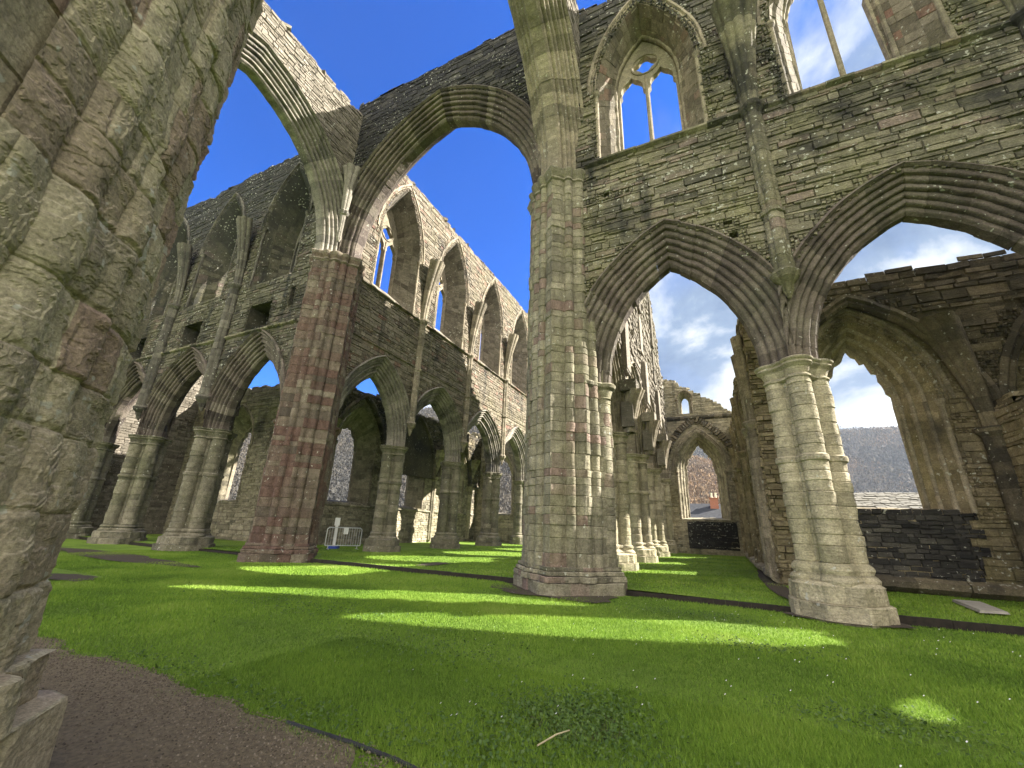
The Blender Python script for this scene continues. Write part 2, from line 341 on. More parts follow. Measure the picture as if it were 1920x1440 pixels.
def courses(F, s0, s1, z0, top, openings, t, ch=(0.09, 0.2), ln=(0.22, 0.7), seed=1, zmin=None):
    """random coursed rubble on the face t of a wall; returns quads"""
    r = random.Random(seed); out = []; z = z0; zt = max(top(s0 + (s1-s0)*i/20) for i in range(21)) + 0.3
    def ins(x, q): return any(o.inside(x, q) for o in openings)
    while z < zt:
        h = r.uniform(*ch) if r.random() < 0.8 else ch[1]*r.uniform(1.0, 1.5)
        x = s0 - r.random()*ln[1]*0.8
        while x < s1:
            l = r.uniform(*ln)*(0.6 + h/ch[1]*0.5); a, b = max(x, s0), min(x+l, s1); x += l
            if b - a < 0.03: continue
            cx, cz = (a+b)/2, z+h/2
            if z + h*0.5 > top(cx): continue
            hit = [ins(px, pz) for px in (a, cx, b) for pz in (z, z+h)]
            if not any(hit): out.append((a, b, z, z+h)); continue
            if all(hit): continue
            k = max(2, int((b-a)/0.1)); m = 2 if h > 0.13 else 1
            for i in range(k):
                for j in range(m):
                    pa, pb = a+(b-a)*i/k, a+(b-a)*(i+1)/k; qa, qb = z+h*j/m, z+h*(j+1)/m
                    if not ins((pa+pb)/2, (qa+qb)/2): out.append((pa, pb, qa, qb))
        z += h
    if not out: return np.zeros((0, 4, 3))
    A = np.array(out); jz = rng.normal(0, 0.013, (len(A), 2)); g = 0.004
    a, b, c, d = A[:, 0]+g, A[:, 1]-g, A[:, 2]+g, A[:, 3]-g
    S = np.stack([a, b, b, a], 1); Z = np.stack([c+jz[:, 0], c+jz[:, 1], d+jz[:, 1], d+jz[:, 0]], 1)
    Q = F.P(S, Z, np.full_like(S, t))
    if F.flip(): Q = Q[:, ::-1]
    return Q
def backframe(F): return Frame(F.o, F.d, -F.nn)

def ragged(base, amp=0.18, seed=3, freq=0.9, step=0.0):
    xs = np.arange(-45, 45, 0.08); z = np.zeros((len(xs), 2)) + (0.37, 0.71)
    ys = list(amp*fbm(np.column_stack([xs*freq, z]), 3, seed) + 0.5*amp*fbm(np.column_stack([xs*4.1, z]), 3, seed+5))
    def f(s):
        return (base(s) if callable(base) else base) + ys[max(0, min(len(ys)-1, int((s+45)/0.08)))]
    return f
def wall(root, F, s0, s1, zb, top, half, bays=(), holes=(), mat='wall', ch=(0.09, 0.2), ln=(0.22, 0.7), seed=1, front=True, back=False, prot=(0.005, 0.045), name='masonry', ends=False, core=0.03):
    mb = MB(); outer = [(s0, zb)]
    for b in sorted(bays, key=lambda q: q.c):
        others = [o.off(0.0, zb-1) for o in bays if o is not b]
        outer += [p for p in b.arcpts(28) if not any(o.inside(*p) for o in others)]
    outer += [(s1, zb)]
    n = max(4, int((s1-s0)/0.35)); outer += [(s1-(s1-s0)*i/n, top(s1-(s1-s0)*i/n)-0.12) for i in range(n+1)]
    tf, tb = (half, -half) if not isinstance(half, tuple) else half
    panel(mb, F, outer, [h.outline(10) for h in holes], tf-(core if front else 0), tb+(core if back else 0), (0.35, 0.3, 0.5))
    ops = list(bays) + list(holes)
    if front: stones(mb, courses(F, s0, s1, zb, top, ops, tf-core, ch, ln, seed), 0.014, (prot[0]+core*0.6, prot[1]+core*0.6))
    if back: stones(mb, courses(backframe(F), s0, s1, zb, top, ops, -tb-core, ch, ln, seed+77), 0.014, (prot[0]+core*0.6, prot[1]+core*0.6))
    # wall head: loose capping stones
    q = []; x = s0; rr = random.Random(seed+5)
    while x < s1 - 0.2:
        l = rr.uniform(0.25, 0.6); z = top(x+l/2) - rr.uniform(0.0, 0.24); l2 = min(l, s1-x)
        P = F.P([x, x+l2, x+l2, x], [z]*4, [tf+0.02, tf+0.02, tb-0.02, tb-0.02]); q.append(P if not F.flip() else P[::-1]); x += l
    if q:
        Q = np.array(q); up_ = np.cross(Q[:, 1]-Q[:, 0], Q[:, 3]-Q[:, 0])[:, 2] < 0; Q[up_] = Q[up_][:, ::-1]
        stones(mb, Q, 0.03, (0.05, 0.16), 0.02)
    x = s0
    while x < s1:
        x += rr.uniform(0.15, 0.9); 
        if x > s1 - 0.2: break
        u = rr.uniform(0.1, 0.9); sz = [rr.uniform(0.10, 0.26) for _ in range(3)]
        p = F.P(x, top(x) + rr.uniform(-0.12, 0.06), tf*(1-u*0.5) + tb*u*0.5)
        Rm = np.array(Matrix.Rotation(rr.uniform(0, 6), 3, 'Z') @ Matrix.Rotation(rr.uniform(-0.6, 0.6), 3, 'X'))
        v = np.array([(i*sz[0], j*sz[1]*0.8, k*sz[2]*0.6) for k in (-1, 1) for j in (-1, 1) for i in (-1, 1)])*np.array([[rr.uniform(0.6, 1.1)] for _ in range(8)])
        mb.add(v @ Rm.T + p, [(0, 2, 3, 1), (4, 5, 7, 6), (0, 1, 5, 4), (2, 6, 7, 3), (0, 4, 6, 2), (1, 3, 7, 5)], col=(rr.random(), rr.random(), 0))
    if ends:                                             # broken ends of a free-standing wall piece
        for s_, sg in ((s0, -1), (s1, 1)):
            if ends not in (True, 'lo' if sg < 0 else 'hi'): continue
            fr = Frame(F.P(s_, 0, 0), F.nn, sg*F.d)
            stones(mb, courses(fr, tb, tf, zb, lambda s: top(s_)-0.1, [o for o in []], 0.0, ch, ln, seed+9), 0.014, (0.01, 0.12), 0.02)
    return mb.build(name, M[mat], root)

def rolls(w, h, hin, n=4, A=0.09, hood=0.12, per=6):
    """moulding profile from the wall face to the soffit (r outward from the soffit arch, t out of the wall)"""
    P = []
    if hood: P += [(w+hood, h-0.04), (w+hood, h+hood*0.6), (w+hood*0.45, h+hood*0.95), (w, h+hood*0.25)]
    dx, dy = -w, hin-h; L = math.hypot(dx, dy); nx, ny = -dy/L, dx/L
    if nx + ny < 0: nx, ny = -nx, -ny                    # towards the open corner
    nx, ny = -abs(nx), abs(ny)
    for i in range(n*per+1):
        p = i/(n*per); q = abs(math.sin(math.pi*p*n)); big = 1.0 if int(p*n - 1e-6) % 2 == 0 else 0.7
        o = A*(q*big - 0.45)*min(1, 6*p+0.3)*min(1, 6*(1-p)+0.3)
        P.append((w + dx*p + nx*o, h + dy*p + ny*o))
    P.append((0.0, hin))
    return P
def mirrored(P): return P + [(r, -t) for r, t in P[::-1]]
def sweep(mb, F, A, prof, legs=None, vs=0.34, sub=2, jr=0.008, seed=1, broken=None, lim=None):
    """carry a profile round a pointed arch as single voussoirs; legs = z of the jamb foot"""
    r = np.random.default_rng(seed); prof = np.array(prof); m = len(prof)
    nv = max(5, int(A.R*math.acos(max(-1, min(1, A.k/A.R)))/vs))
    R = A.R + prof[:, 0]; tm = np.arccos(np.clip(A.k/np.maximum(R, 1e-6), -1, 1))
    def row(u, sg, dr): # u 0..1 along the arc
        th = tm*u; x = A.k - (R+dr)*np.cos(th); z = A.zs + (R+dr)*np.sin(th)
        return F.P(A.c + sg*x, z, prof[:, 1])
    def strip(rows, c):
        V = np.concatenate(rows); V = V + 0.016*np.stack([fbm(V*3.1, 3, seed+90), fbm(V*3.1, 3, seed+91), fbm(V*3.1, 3, seed+92)], 1)
        if lim: q_ = (V - F.o) @ F.d; out_ = (q_ < lim[0]) | (q_ > lim[1]); V = V + (np.clip(q_, *lim) - q_)[:, None]*F.d
        k = len(rows); i = np.arange(m-1)
        Qf = np.concatenate([np.stack([a*m+i, a*m+i+1, (a+1)*m+i+1, (a+1)*m+i], 1) for a in range(k-1)])
        if lim: Qf = Qf[~out_[Qf].all(1)]
        mb.add(V, Qf, col=c)
    for sg in (1, -1):
        for v in range(nv):
            if broken and broken(sg, v/nv): continue
            dr = r.normal(0, jr); e = 0.004
            strip([row((v + e + (1-2*e)*j/sub)/nv, sg, dr) for j in range(sub+1)], (r.beta(2, 2), r.random(), r.random()))
        if legs is not None:
            z = A.zs
            while z > legs + 1e-3:
                h = min(r.uniform(0.25, 0.45), z-legs); dr = r.normal(0, jr*0.7)
                strip([F.P(A.c + sg*(-A.a - prof[:, 0] - dr), np.full(m, q), prof[:, 1]) for q in (z, z-h)], (r.beta(2, 2), r.random(), r.random())); z -= h

def polar(shafts, core=None, diamond=None, square=None, n=180):
    th = np.linspace(0, 2*math.pi, n, endpoint=False); r = np.full(n, 0.05)
    if core: r = np.maximum(r, core)
    if diamond: r = np.maximum(r, diamond/(np.abs(np.cos(th))+np.abs(np.sin(th))))
    for ang, d, rho in shafts:
        dl = th - math.radians(ang); q = rho**2 - (d*np.sin(dl))**2
        r = np.where((q > 0) & (np.cos(dl) > 0), np.maximum(r, d*np.cos(dl) + np.sqrt(np.maximum(q, 0))), r)
    if square: r = np.minimum(r, square/np.maximum(np.abs(np.cos(th)), np.abs(np.sin(th))))
    return r
def rings(mb, c, plan, rows, cap=True, col=None, r=None):
    """lofted rings; rows of (z, scale, add[, dx, dy])"""
    n = len(plan); th = np.linspace(0, 2*math.pi, n, endpoint=False); V = []
    for row in rows:
        z, s, a = row[:3]; dx, dy = (row[3], row[4]) if len(row) > 3 else (0, 0)
        R = plan*s + a; V.append(np.stack([c[0]+dx+R*np.cos(th), c[1]+dy+R*np.sin(th), np.full(n, c[2]+z)], 1))
    V = np.concatenate(V); i = np.arange(n); j = (i+1) % n
    for k in range(len(rows)-1):
        mb.add(V if k == 0 else V, np.stack([k*n+i, k*n+j, (k+1)*n+j, (k+1)*n+i], 1), col=col if col is not None else (rng.beta(2, 2), rng.random(), 0.5))
    if cap:
        k = (len(rows)-1)*n; mb.add(np.concatenate([V, [[c[0]+(rows[-1][3] if len(rows[-1]) > 3 else 0), c[1]+(rows[-1][4] if len(rows[-1]) > 3 else 0), c[2]+rows[-1][0]]]]), None, np.stack([k+i, k+j, np.full(n, len(V))], 1), col=col)
def column(mb, c, plan, z0, z1, ch=(0.22, 0.4), edges=None, joint=0.018, off=0.012, rough=0.01, seed=1, fine=None, taper=0.0, arc=(0, 360), bed=0.0, flake=0.009):
    """masonry column of the given polar plan: every block of every course has its own offset and tone"""
    r = np.random.default_rng(seed); n = len(plan); th = np.linspace(0, 2*math.pi, n, endpoint=False)
    zc = [z0]
    while zc[-1] < z1 - ch[0]*0.7: zc.append(min(zc[-1] + r.uniform(*ch), z1))
    zc[-1] = z1; zc = np.array(zc); nc = len(zc)-1
    rows = []; cid = []
    for k in range(nc):
        h = zc[k+1]-zc[k]
        if fine: u = np.linspace(0, 1, max(4, int(h/fine)), endpoint=False)
        else: u = np.array([0, 0.018/h, 0.07/h, 0.5, 1-0.07/h, 1-0.018/h])
        rows += list(zc[k] + u*h); cid += [k]*len(u)
    rows.append(z1); cid.append(nc-1); rows = np.array(rows); cid = np.array(cid); m = len(rows)
    # blocks: which sector each theta sample belongs to, per course
    sect = np.zeros((nc, n), int); dv = np.full((nc, n), 9.0)
    for k in range(nc):
        if edges is not None: e = [x for x in edges if r.random() < 0.75]
        else:
            e = []; a = r.uniform(0, 30)
            while a < 360: e.append(a); a += math.degrees(r.uniform(0.28, 0.75)/plan.mean())
        e = np.sort(np.radians(np.array(e or [0.0])) + r.normal(0, 0.01, max(1, len(e))))
        sect[k] = np.searchsorted(e, th)
        for x in e: dv[k] = np.minimum(dv[k], np.abs((th - x + math.pi) % (2*math.pi) - math.pi)*plan)
    rnd = r.normal(0, 1, (nc, 400)); c1 = r.beta(2, 2, (nc, 400)); c2 = r.random((nc, 400)); sect = np.minimum(sect, 399)
    Rr = np.tile(plan, (m, 1)); S = sect[cid]; Rr = Rr + off*rnd[cid[:, None], S]
    dz = np.minimum(np.abs(rows - zc[cid]), np.abs(zc[cid+1] - rows))[:, None]
    X = np.cos(th)[None]*Rr; Y = np.sin(th)[None]*Rr; P = np.stack([X + c[0], Y + c[1], np.tile(rows[:, None], (1, n)) + c[2]], -1)
    wv = 0.02 if not fine else 0.011
    if fine:
        wig = fbm(P*np.array([7, 7, 7.]), 3, seed+3)*0.014; dz = np.maximum(dz + wig, 0); dvv = np.maximum(dv[cid] + wig, 0)
        er = fbm(P*np.array([2.2, 2.2, 2.2]), 3, seed+9)                      # how worn each place is
        wz = wv*(1 + 0.8*np.clip(er, 0, 1))
        sh = lambda d: np.clip(1.25 - d/(1.5*wz), 0, 1); grv = np.maximum(sh(dz), 0.85*sh(dvv))*(joint*(1+1.3*np.clip(er, -0.4, 1)))
        rnb = np.clip(1 - np.minimum(dz, dvv)/0.07, 0, 1)**2*0.004                # rounded arrises
        q = 4.2*fbm(P*np.array([1.9, 1.9, 2.3]), 5, seed+14, 0.55); fl = np.floor(q); fr = q - fl
        Rr = Rr + flake*(fl + np.clip((fr-0.9)/0.1, 0, 1))
        Rr = Rr - grv - rnb + rough*fbm(P*np.array([4, 4, 6.]), 5, seed+4, 0.55) + bed*np.abs(fbm(P*np.array([2.0, 2.0, 12.]), 4, seed+6))*np.clip(er+0.3, 0, 1)
    else:
        grv = np.maximum(joint*(dz < 0.01), joint*0.6*(dv[cid] < 0.012))
        Rr = Rr - grv + rough*fbm(P*np.array([5, 5, 4.]), 3, seed+4)
    Rr = Rr*(1 - taper*((rows - z0)/(z1 - z0)))[:, None]
    P[..., 0] = c[0] + Rr*np.cos(th); P[..., 1] = c[1] + Rr*np.sin(th)
    sel = np.ones(n, bool)
    if arc != (0, 360):
        td = np.degrees(th); a0, a1 = arc; sel = ((td - a0) % 360) <= ((a1 - a0) % 360)
    i = np.nonzero(sel)[0]; j = (i+1) % n; k = np.arange(m-1)[:, None]
    Q = np.stack([k*n+i, k*n+j, (k+1)*n+j, (k+1)*n+i], -1).reshape(-1, 4)
    cc = np.stack([c1[cid[:-1][:, None], S[:-1]][:, i], c2[cid[:-1][:, None], S[:-1]][:, i], np.zeros((m-1, len(i)))], -1).reshape(-1, 3)
    mb.add(P.reshape(-1, 3), Q, col=cc)

# ------------------------------------------------------------------ ground
def lawn_z(x, y):
    return np.where(y > 12.15, 0.13, 0.0) + 0.02*fbm(np.stack([x*0.25, y*0.25, 0*x], -1), 3, 5)*np.where(np.abs(x) < 60, 1, 0)
def grid(name, x0, x1, y0, y1, st, zf, mat):
    xs = np.arange(x0, x1+st*0.5, st); ys = np.arange(y0, y1+st*0.5, st); X, Y = np.meshgrid(xs, ys); Z = zf(X, Y)
    n = len(xs); i, j = np.meshgrid(np.arange(n-1), np.arange(len(ys)-1)); b = (j*n+i).ravel()
    return MB().add(np.stack([X, Y, Z], -1), np.stack([b, b+1, b+1+n, b+n], 1)).build(name, mat, None, True)
g = MB(); g.add([(-900, -900, -0.25), (900, -900, -0.25), (900, 900, -0.25), (-900, 900, -0.25)], [(0, 1, 2, 3)])
tag(g.build('ground', M['lawn']), kind='structure')
def z_cross(X, Y): return 0.02*fbm(np.stack([X*0.25, Y*0.25, 0*X], -1), 3, 5)
def z_presb(X, Y): return 0.13 + 0.02*fbm(np.stack([X*0.25, Y*0.25, 0*X], -1), 3, 5)
tag(grid('crossing_lawn', -36, 16, -6, 12.2, 0.4, z_cross, M['lawn']), kind='structure')
tag(grid('presbytery_lawn', -36, 16, 12.2, 44, 0.4, z_presb, M['lawn']), kind='structure')
mb = MB(); xs = np.linspace(-12, -2.05, 120); e = 2.9 + 0.10*fbm(np.stack([xs*1.3, 0*xs, 0*xs], -1), 4, 2) ; e = np.where(xs > -2.6, e - (xs+2.6)*1.2, e)
V = np.concatenate([np.stack([xs, e, 0*xs + 0.030], 1), np.stack([xs, 0*xs - 5, 0*xs + 0.030], 1)]); i = np.arange(119)
mb.add(V, np.stack([i, i+120, i+121, i+1], 1)); tag(mb.build('gravel_path', M['gravel']), kind='structure')
mb = MB()
for k, (cx, cy, rx, ry, zz) in enumerate([(-20.6, 8.6, 4.8, 0.75, 0.03), (-9.8, 13.8, 0.35, 0.85, 0.165), (-14.4, 5.4, 0.9, 0.35, 0.03), (1.35, 18.5, 0.3, 5.0, 0.165), (-4.0, 11.2, 1.75, 0.95, 0.03), (2.1, 11.7, 1.15, 0.6, 0.03), (-1.3, 4.15, 0.38, 0.3, 0.03)]):
    n = 40; th = np.linspace(0, 2*math.pi, n, endpoint=False); q = 1 + 0.25*fbm(np.stack([np.cos(th)*1.8, np.sin(th)*1.8, 0*th+k], -1), 3, k)
    mb.add(np.concatenate([[[cx, cy, zz]], np.stack([cx+rx*q*np.cos(th), cy+ry*q*np.sin(th), 0*th+zz], 1)]), None, [(0, 1+a, 1+(a+1) % n) for a in range(n)])
tag(mb.build('bare_soil', M['soil']), kind='structure')

# ------------------------------------------------------------------ crossing piers
PILPLAN = [(a, 0.42, 0.255) for a in (0, 90, 180, 270)] + [(a, 0.33, 0.07) for a in (45, 135, 225, 315)]
PIERPLAN = [(a, 1.02, 0.30) for a in (0, 90, 180, 270)] + [(a+s, 1.07, 0.15) for a in (0, 90, 180, 270) for s in (-24, 24)] + [(a, 0.98, 0.22) for a in (45, 135, 225, 315)] + [(a+s, 1.0, 0.11) for a in (45, 135, 225, 315) for s in (-11, 11)]
PIEREDGE = [a+s for a in (0, 90, 180, 270) for s in (-17, 17, 30, -30, 0)] + [45, 135, 225, 315]
def crossing_pier(label, x, y, mat, seed, near=False, top=13.5, responds=()):
    t = thing('crossing_pier', label, 'stone pier', (x, y, 0), 'crossing piers')
    mb = MB(); oct_ = polar([], diamond=1.86, square=1.62, n=96)
    if near:
        column(mb, (x, y, 0), polar([], diamond=1.76, square=1.64, n=700), -0.1, 0.47, (0.55, 0.6), rough=0.006, joint=0.012, seed=seed+2, fine=0.02, flake=0.003)
        column(mb, (x, y, 0), polar(PIERPLAN, diamond=1.42, n=700)+0.13, 0.47, 0.74, (0.25, 0.34), rough=0.012, joint=0.012, seed=seed+3, fine=0.02, flake=0.006)
        rings(mb, (x, y, 0), polar([], diamond=1.76, square=1.64, n=96), [(0.462, 1, 0.012), (0.472, 0.99, 0), (0.474, 0.4, 0)]); rings(mb, (x, y, 0), polar(PIERPLAN, diamond=1.42, n=240)+0.13, [(0.73, 1, 0.005), (0.745, 0.97, 0), (0.75, 0.4, 0)])
    else:
        column(mb, (x, y, 0), polar([], diamond=1.80, square=1.58, n=200), -0.1, 0.30, (0.35, 0.45), joint=0.02, seed=seed+2)
        pl = polar(PIERPLAN, diamond=1.50, square=1.45, n=200)
        rings(mb, (x, y, 0), polar([], diamond=1.80, square=1.58, n=96), [(0.29, 1, -0.0), (0.30, 0.9, 0)])
        column(mb, (x, y, 0), pl+0.16, 0.30, 0.45, (0.15, 0.2), joint=0.03, rough=0.035, seed=seed+3)
        column(mb, (x, y, 0), pl+0.10, 0.45, 0.56, (0.11, 0.2), joint=0.03, rough=0.03, seed=seed+4)
        column(mb, (x, y, 0), pl+0.04, 0.56, 0.66, (0.1, 0.2), joint=0.02, rough=0.02, seed=seed+5)
        rings(mb, (x, y, 0), pl, [(0.655, 1, 0.04), (0.66, 0.8, 0)])
    mb.build('plinth', M[mat], t)
    mb = MB()
    if near:
        pl = polar([(a, 0.80, 0.54) for a in (0, 90, 180, 270)] + [(a+s, 0.96, 0.24) for a in (0, 90, 180, 270) for s in (-31, 31)] + [(a, 0.9, 0.22) for a in (45, 135, 225, 315)], core=1.14, diamond=1.42, n=900)
        column(mb, (x, y, 0), pl, 0.7, 8.2, (0.30, 0.50), None, 0.012, 0.007, 0.006, seed, fine=0.0095, bed=-0.008, flake=0.0065, arc=(10, 170))
        column(mb, (x, y, 0), polar(PIERPLAN, diamond=1.44, n=220), 0.7, 8.2, (0.30, 0.50), PIEREDGE, seed=seed+1, arc=(165, 16))
        column(mb, (x, y, 0), polar(PIERPLAN, diamond=1.44, n=220), 8.2, top, (0.30, 0.50), PIEREDGE, seed=seed+8)
    else: column(mb, (x, y, 0), polar(PIERPLAN, diamond=1.40, n=360), 0.6, top, (0.20, 0.42), PIEREDGE, 0.022, 0.014, 0.012, seed)
    mb.build('shaft', M[mat], t)
    for dx, dy, zc in responds:
        rx, ry = x+dx, y+dy; rp = polar(PILPLAN, diamond=0.58, n=120); mb = MB()
        column(mb, (rx, ry, 0), rp, 0.6, zc-0.45, (0.22, 0.4), [45, 135, 225, 315], 0.02, 0.012, 0.012, seed+30)
        rs = mb.build('respond', M[mat], t); mb = MB()
        rings(mb, (rx, ry, 0), polar(PILPLAN, diamond=0.64, n=120), [(zc-0.5, 1, -0.03), (zc-0.46, 1, 0.04), (zc-0.42, 1, 0.0), (zc-0.2, 1, 0.06), (zc-0.12, 1, 0.15), (zc-0.03, 1, 0.18), (zc, 1, 0.15), (zc+0.01, 0.5, 0)])
        mb.build('respond_capital', M[mat], rs)
    mb = MB(); pl = polar(PIERPLAN, diamond=1.42, n=240)
    rings(mb, (x, y, 0), pl, [(top-0.35, 1, -0.02), (top-0.3, 1, 0.05), (top-0.22, 1, 0.03), (top-0.05, 1, 0.12), (top+0.06, 1, 0.16), (top+0.1, 1, 0.15), (top+0.16, 1, 0.06), (top+0.2, 0.6, 0)])
    mb.build('capital', M[mat], t)
    return t
PA = (-4.0, 12.1); PB = (-15.9, 12.1); PN = (-4.0, 0.0); PD = (-15.9, 0.0)
crossing_pier('huge weathered olive and purple pier filling the left edge, close to the gravel path', *PN, 'near', 21, near=True)
crossing_pier('tall grey green clustered pier in the middle of the lawn, sun on its right side', *PA, 'pier', 5, responds=((0.72, 0, 5.78), (0, 0.85, 5.55)))
crossing_pier('reddish brown clustered pier behind the lawn, left of the great open arch', *PB, 'redpier', 9, responds=((-0.95, 0, 5.6), (0, 0.95, 5.5)))
crossing_pier('clustered pier hidden behind the huge near pier, holding the far foot of the left arch', *PD, 'pier', 13)

# ------------------------------------------------------------------ arcade pillars
def pillar(label, x, y, zg, zcap, mat, seed, band=3.4, group='arcade pillars', size=1.0, baseh=0.95):
    t = thing('arcade_pillar', label, 'stone pillar', (x, y, zg), group)
    pl = polar(PILPLAN, diamond=0.50, n=200)*size
    mb = MB(); o = polar([], diamond=1.22, square=0.88, n=96)*size
    column(mb, (x, y, zg), o, -0.1, baseh*0.30, (0.3, 0.5), joint=0.02, rough=0.02, seed=seed+1)
    column(mb, (x, y, zg), o*0.93, baseh*0.30, baseh*0.62, (0.25, 0.4), joint=0.02, rough=0.025, seed=seed+2)
    rings(mb, (x, y, zg), o, [(baseh*0.295, 1, 0), (baseh*0.305, 0.9, 0)]); rings(mb, (x, y, zg), o, [(baseh*0.60, 0.93, 0.0), (baseh*0.66, 0.82, 0), (baseh*0.67, 0.6, 0)])
    b2 = polar(PILPLAN, diamond=0.62, n=160)*size
    rings(mb, (x, y, zg), b2, [(baseh*0.62, 1, 0.13), (baseh*0.70, 1, 0.15), (baseh*0.76, 1, 0.10), (baseh*0.80, 1, 0.05), (baseh*0.88, 1, 0.09), (baseh*0.94, 1, 0.07), (baseh, 1, 0.0), (baseh+0.01, 0.7, 0)])
    mb.build('base', M[mat], t)
    mb = MB(); column(mb, (x, y, zg), pl, baseh, zcap-zg-0.45, (0.22, 0.36), [45, 135, 225, 315], 0.022, 0.012, 0.014, seed)
    if band: rings(mb, (x, y, zg), pl, [(band-0.10, 1, -0.02), (band-0.07, 1, 0.05), (band, 1, 0.06), (band+0.05, 1, 0.05), (band+0.09, 1, -0.02)], False)
    mb.build('shaft', M[mat], t)
    mb = MB(); h = zcap-zg; cp = polar(PILPLAN, diamond=0.66, n=160)*size
    rings(mb, (x, y, zg), cp, [(h-0.52, 1, -0.03), (h-0.48, 1, 0.04), (h-0.44, 1, 0.04), (h-0.40, 1, -0.01), (h-0.24, 1, 0.05), (h-0.15, 1, 0.15), (h-0.10, 1, 0.13), (h-0.06, 1, 0.18), (h-0.02, 1, 0.19), (h, 1, 0.15), (h+0.01, 0.5, 0)])
    mb.build('capital', M[mat], t)
    return t
pillar('buff clustered pillar with tall stepped base standing in the lawn on the right', 2.12, 12.1, 0.0, 5.78, 'pillar', 31, 3.35, baseh=1.1)
pillar('clustered pillar past the right edge of the south transept arcade', 8.2, 12.1, 0.0, 5.78, 'pillar', 32)
for k, (y, l) in enumerate([(17.9, 'sunlit pillar just behind the middle pier, nearest of the right aisle row'), (23.7, 'second sunlit pillar of the right aisle row, between nearest and third'), (29.5, 'third sunlit pillar of the right aisle row, close before the end window wall'), (35.3, 'half hidden pillar against the end window wall of the right aisle')]):
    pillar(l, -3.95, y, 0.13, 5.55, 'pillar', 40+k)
for k, (y, l) in enumerate([(17.9, 'shaded pillar beside the steel barrier, nearest of the far left arcade'), (23.7, 'second shaded pillar of the far arcade, seen through the great open arch'), (29.5, 'third shaded pillar of the far arcade, close to the middle pier'), (35.3, 'last pillar of the far arcade, hidden behind the middle pier')]):
    pillar(l, -15.95, y, 0.13, 5.5, 'shadepillar', 50+k, size=1.05)
for k, (x, l) in enumerate([(-22.5, 'stout shaded pillar left of the red pier, with sun on its base'), (-28.6, 'second pillar left of the red pier, on a dark base'), (-34.6, 'third pillar left of the red pier, close to the huge near pier')]):
    pillar(l, x, 12.1, 0.0, 5.6, 'shadepillar', 60+k, size=1.25)

# ------------------------------------------------------------------ frames
FT = Frame((0, 12.1, 0), (1, 0, 0), (0, -1, 0))          # transept east walls, facing the camera
FN = Frame((-15.95, 0, 0), (0, 1, 0), (1, 0, 0))         # north presbytery wall, facing right
FS = Frame((-3.95, 0, 0), (0, 1, 0), (1, 0, 0))          # south presbytery wall, facing the aisle
FW = Frame((-15.9, 0, 0), (0, 1, 0), (1, 0, 0))          # crossing, far side
FE = Frame((-4.0, 0, 0), (0, 1, 0), (1, 0, 0))           # crossing, near side

def strip(mb, F, s0, s1, z, t, d=0.10, h=0.16, seg=0.7, skip=()):
    """projecting moulded course in separate stones"""
    s = s0; r = random.Random(int(z*100)+int(s0*7))
    while s < s1:
        l = min(r.uniform(0.5, 1.0)*seg, s1-s); 
        if not any(a < s+l/2 < b for a, b in skip):
            dz = r.uniform(-0.012, 0.012); dd = d*r.uniform(0.75, 1.1)
            P = [(z-h*0.5, t-0.02), (z-h*0.35, t+dd*0.4), (z-h*0.1, t+dd), (z+h*0.25, t+dd), (z+h*0.5, t-0.02)]
            A = F.P([s]*5, [p[0]+dz for p in P], [p[1] for p in P]); B = F.P([s+l-0.01]*5, [p[0]+dz for p in P], [p[1] for p in P])
            V = np.concatenate([A, B]); mb.add(V, [(i, i+1, i+6, i+5) for i in range(4)] , col=(r.random(), r.random(), 0)); mb.add(V, None, [(0, 2, 1), (0, 3, 2), (0, 4, 3), (5, 6, 7), (5, 7, 8), (5, 8, 9)])
        s += l
def vault_shaft(root, F, s, t, z0, z1, ztop, mat, r0=0.15, seed=1, out=0.55, wide=0.8, mid=None):
    c = F.P(s, 0, t); mb = MB(); base_ang = math.degrees(math.atan2(F.nn[1], F.nn[0]))
    pl = polar([(base_ang, 0.10, r0), (base_ang+80, 0.14, r0*0.75), (base_ang-80, 0.14, r0*0.75)], n=72)
    column(mb, c, pl, z0, z1, (0.25, 0.5), None, 0.012, 0.006, 0.008, seed)
    if mid: rings(mb, c, pl, [(mid-0.1, 1, -0.01), (mid-0.06, 1, 0.05), (mid+0.06, 1, 0.05), (mid+0.1, 1, -0.01)], False)
    if z0 > 2: rings(mb, c, pl, [(z0-0.75, 0.15, 0), (z0-0.55, 0.5, 0.0), (z0-0.35, 0.6, 0.02), (z0-0.2, 1, 0.05), (z0-0.05, 1, 0.10), (z0+0.05, 1, 0.03)])
    o = mb.build('vault_shaft', M[mat], root)
    cap = MB(); rings(cap, c, pl, [(z1-0.30, 1, -0.01), (z1-0.22, 1, 0.02), (z1-0.1, 1, 0.10), (z1, 1, 0.13), (z1+0.05, 1, 0.10), (z1+0.06, 0.5, 0)])
    cap.build('shaft_capital', M[mat], o)
    if ztop:
        nn = F.nn; fan = MB(); ribs = [(base_ang+a, 0.30, 0.12) for a in (-78, -40, 0, 40, 78)]
        pf = polar(ribs, core=0.22, n=100); H = ztop - z1; rows = []
        for i in range(9):
            u = i/8; q = u**1.7; rows.append((z1+0.05+H*u, 0.62+wide*q*1.25, 0, nn[0]*(out*q-0.05), nn[1]*(out*q-0.05)))
        rows.append((ztop+0.03, 0.3, 0, nn[0]*out*0.4, nn[1]*out*0.4))
        rings(fan, c, pf, rows); fan.build('vault_springer', M[mat], o)

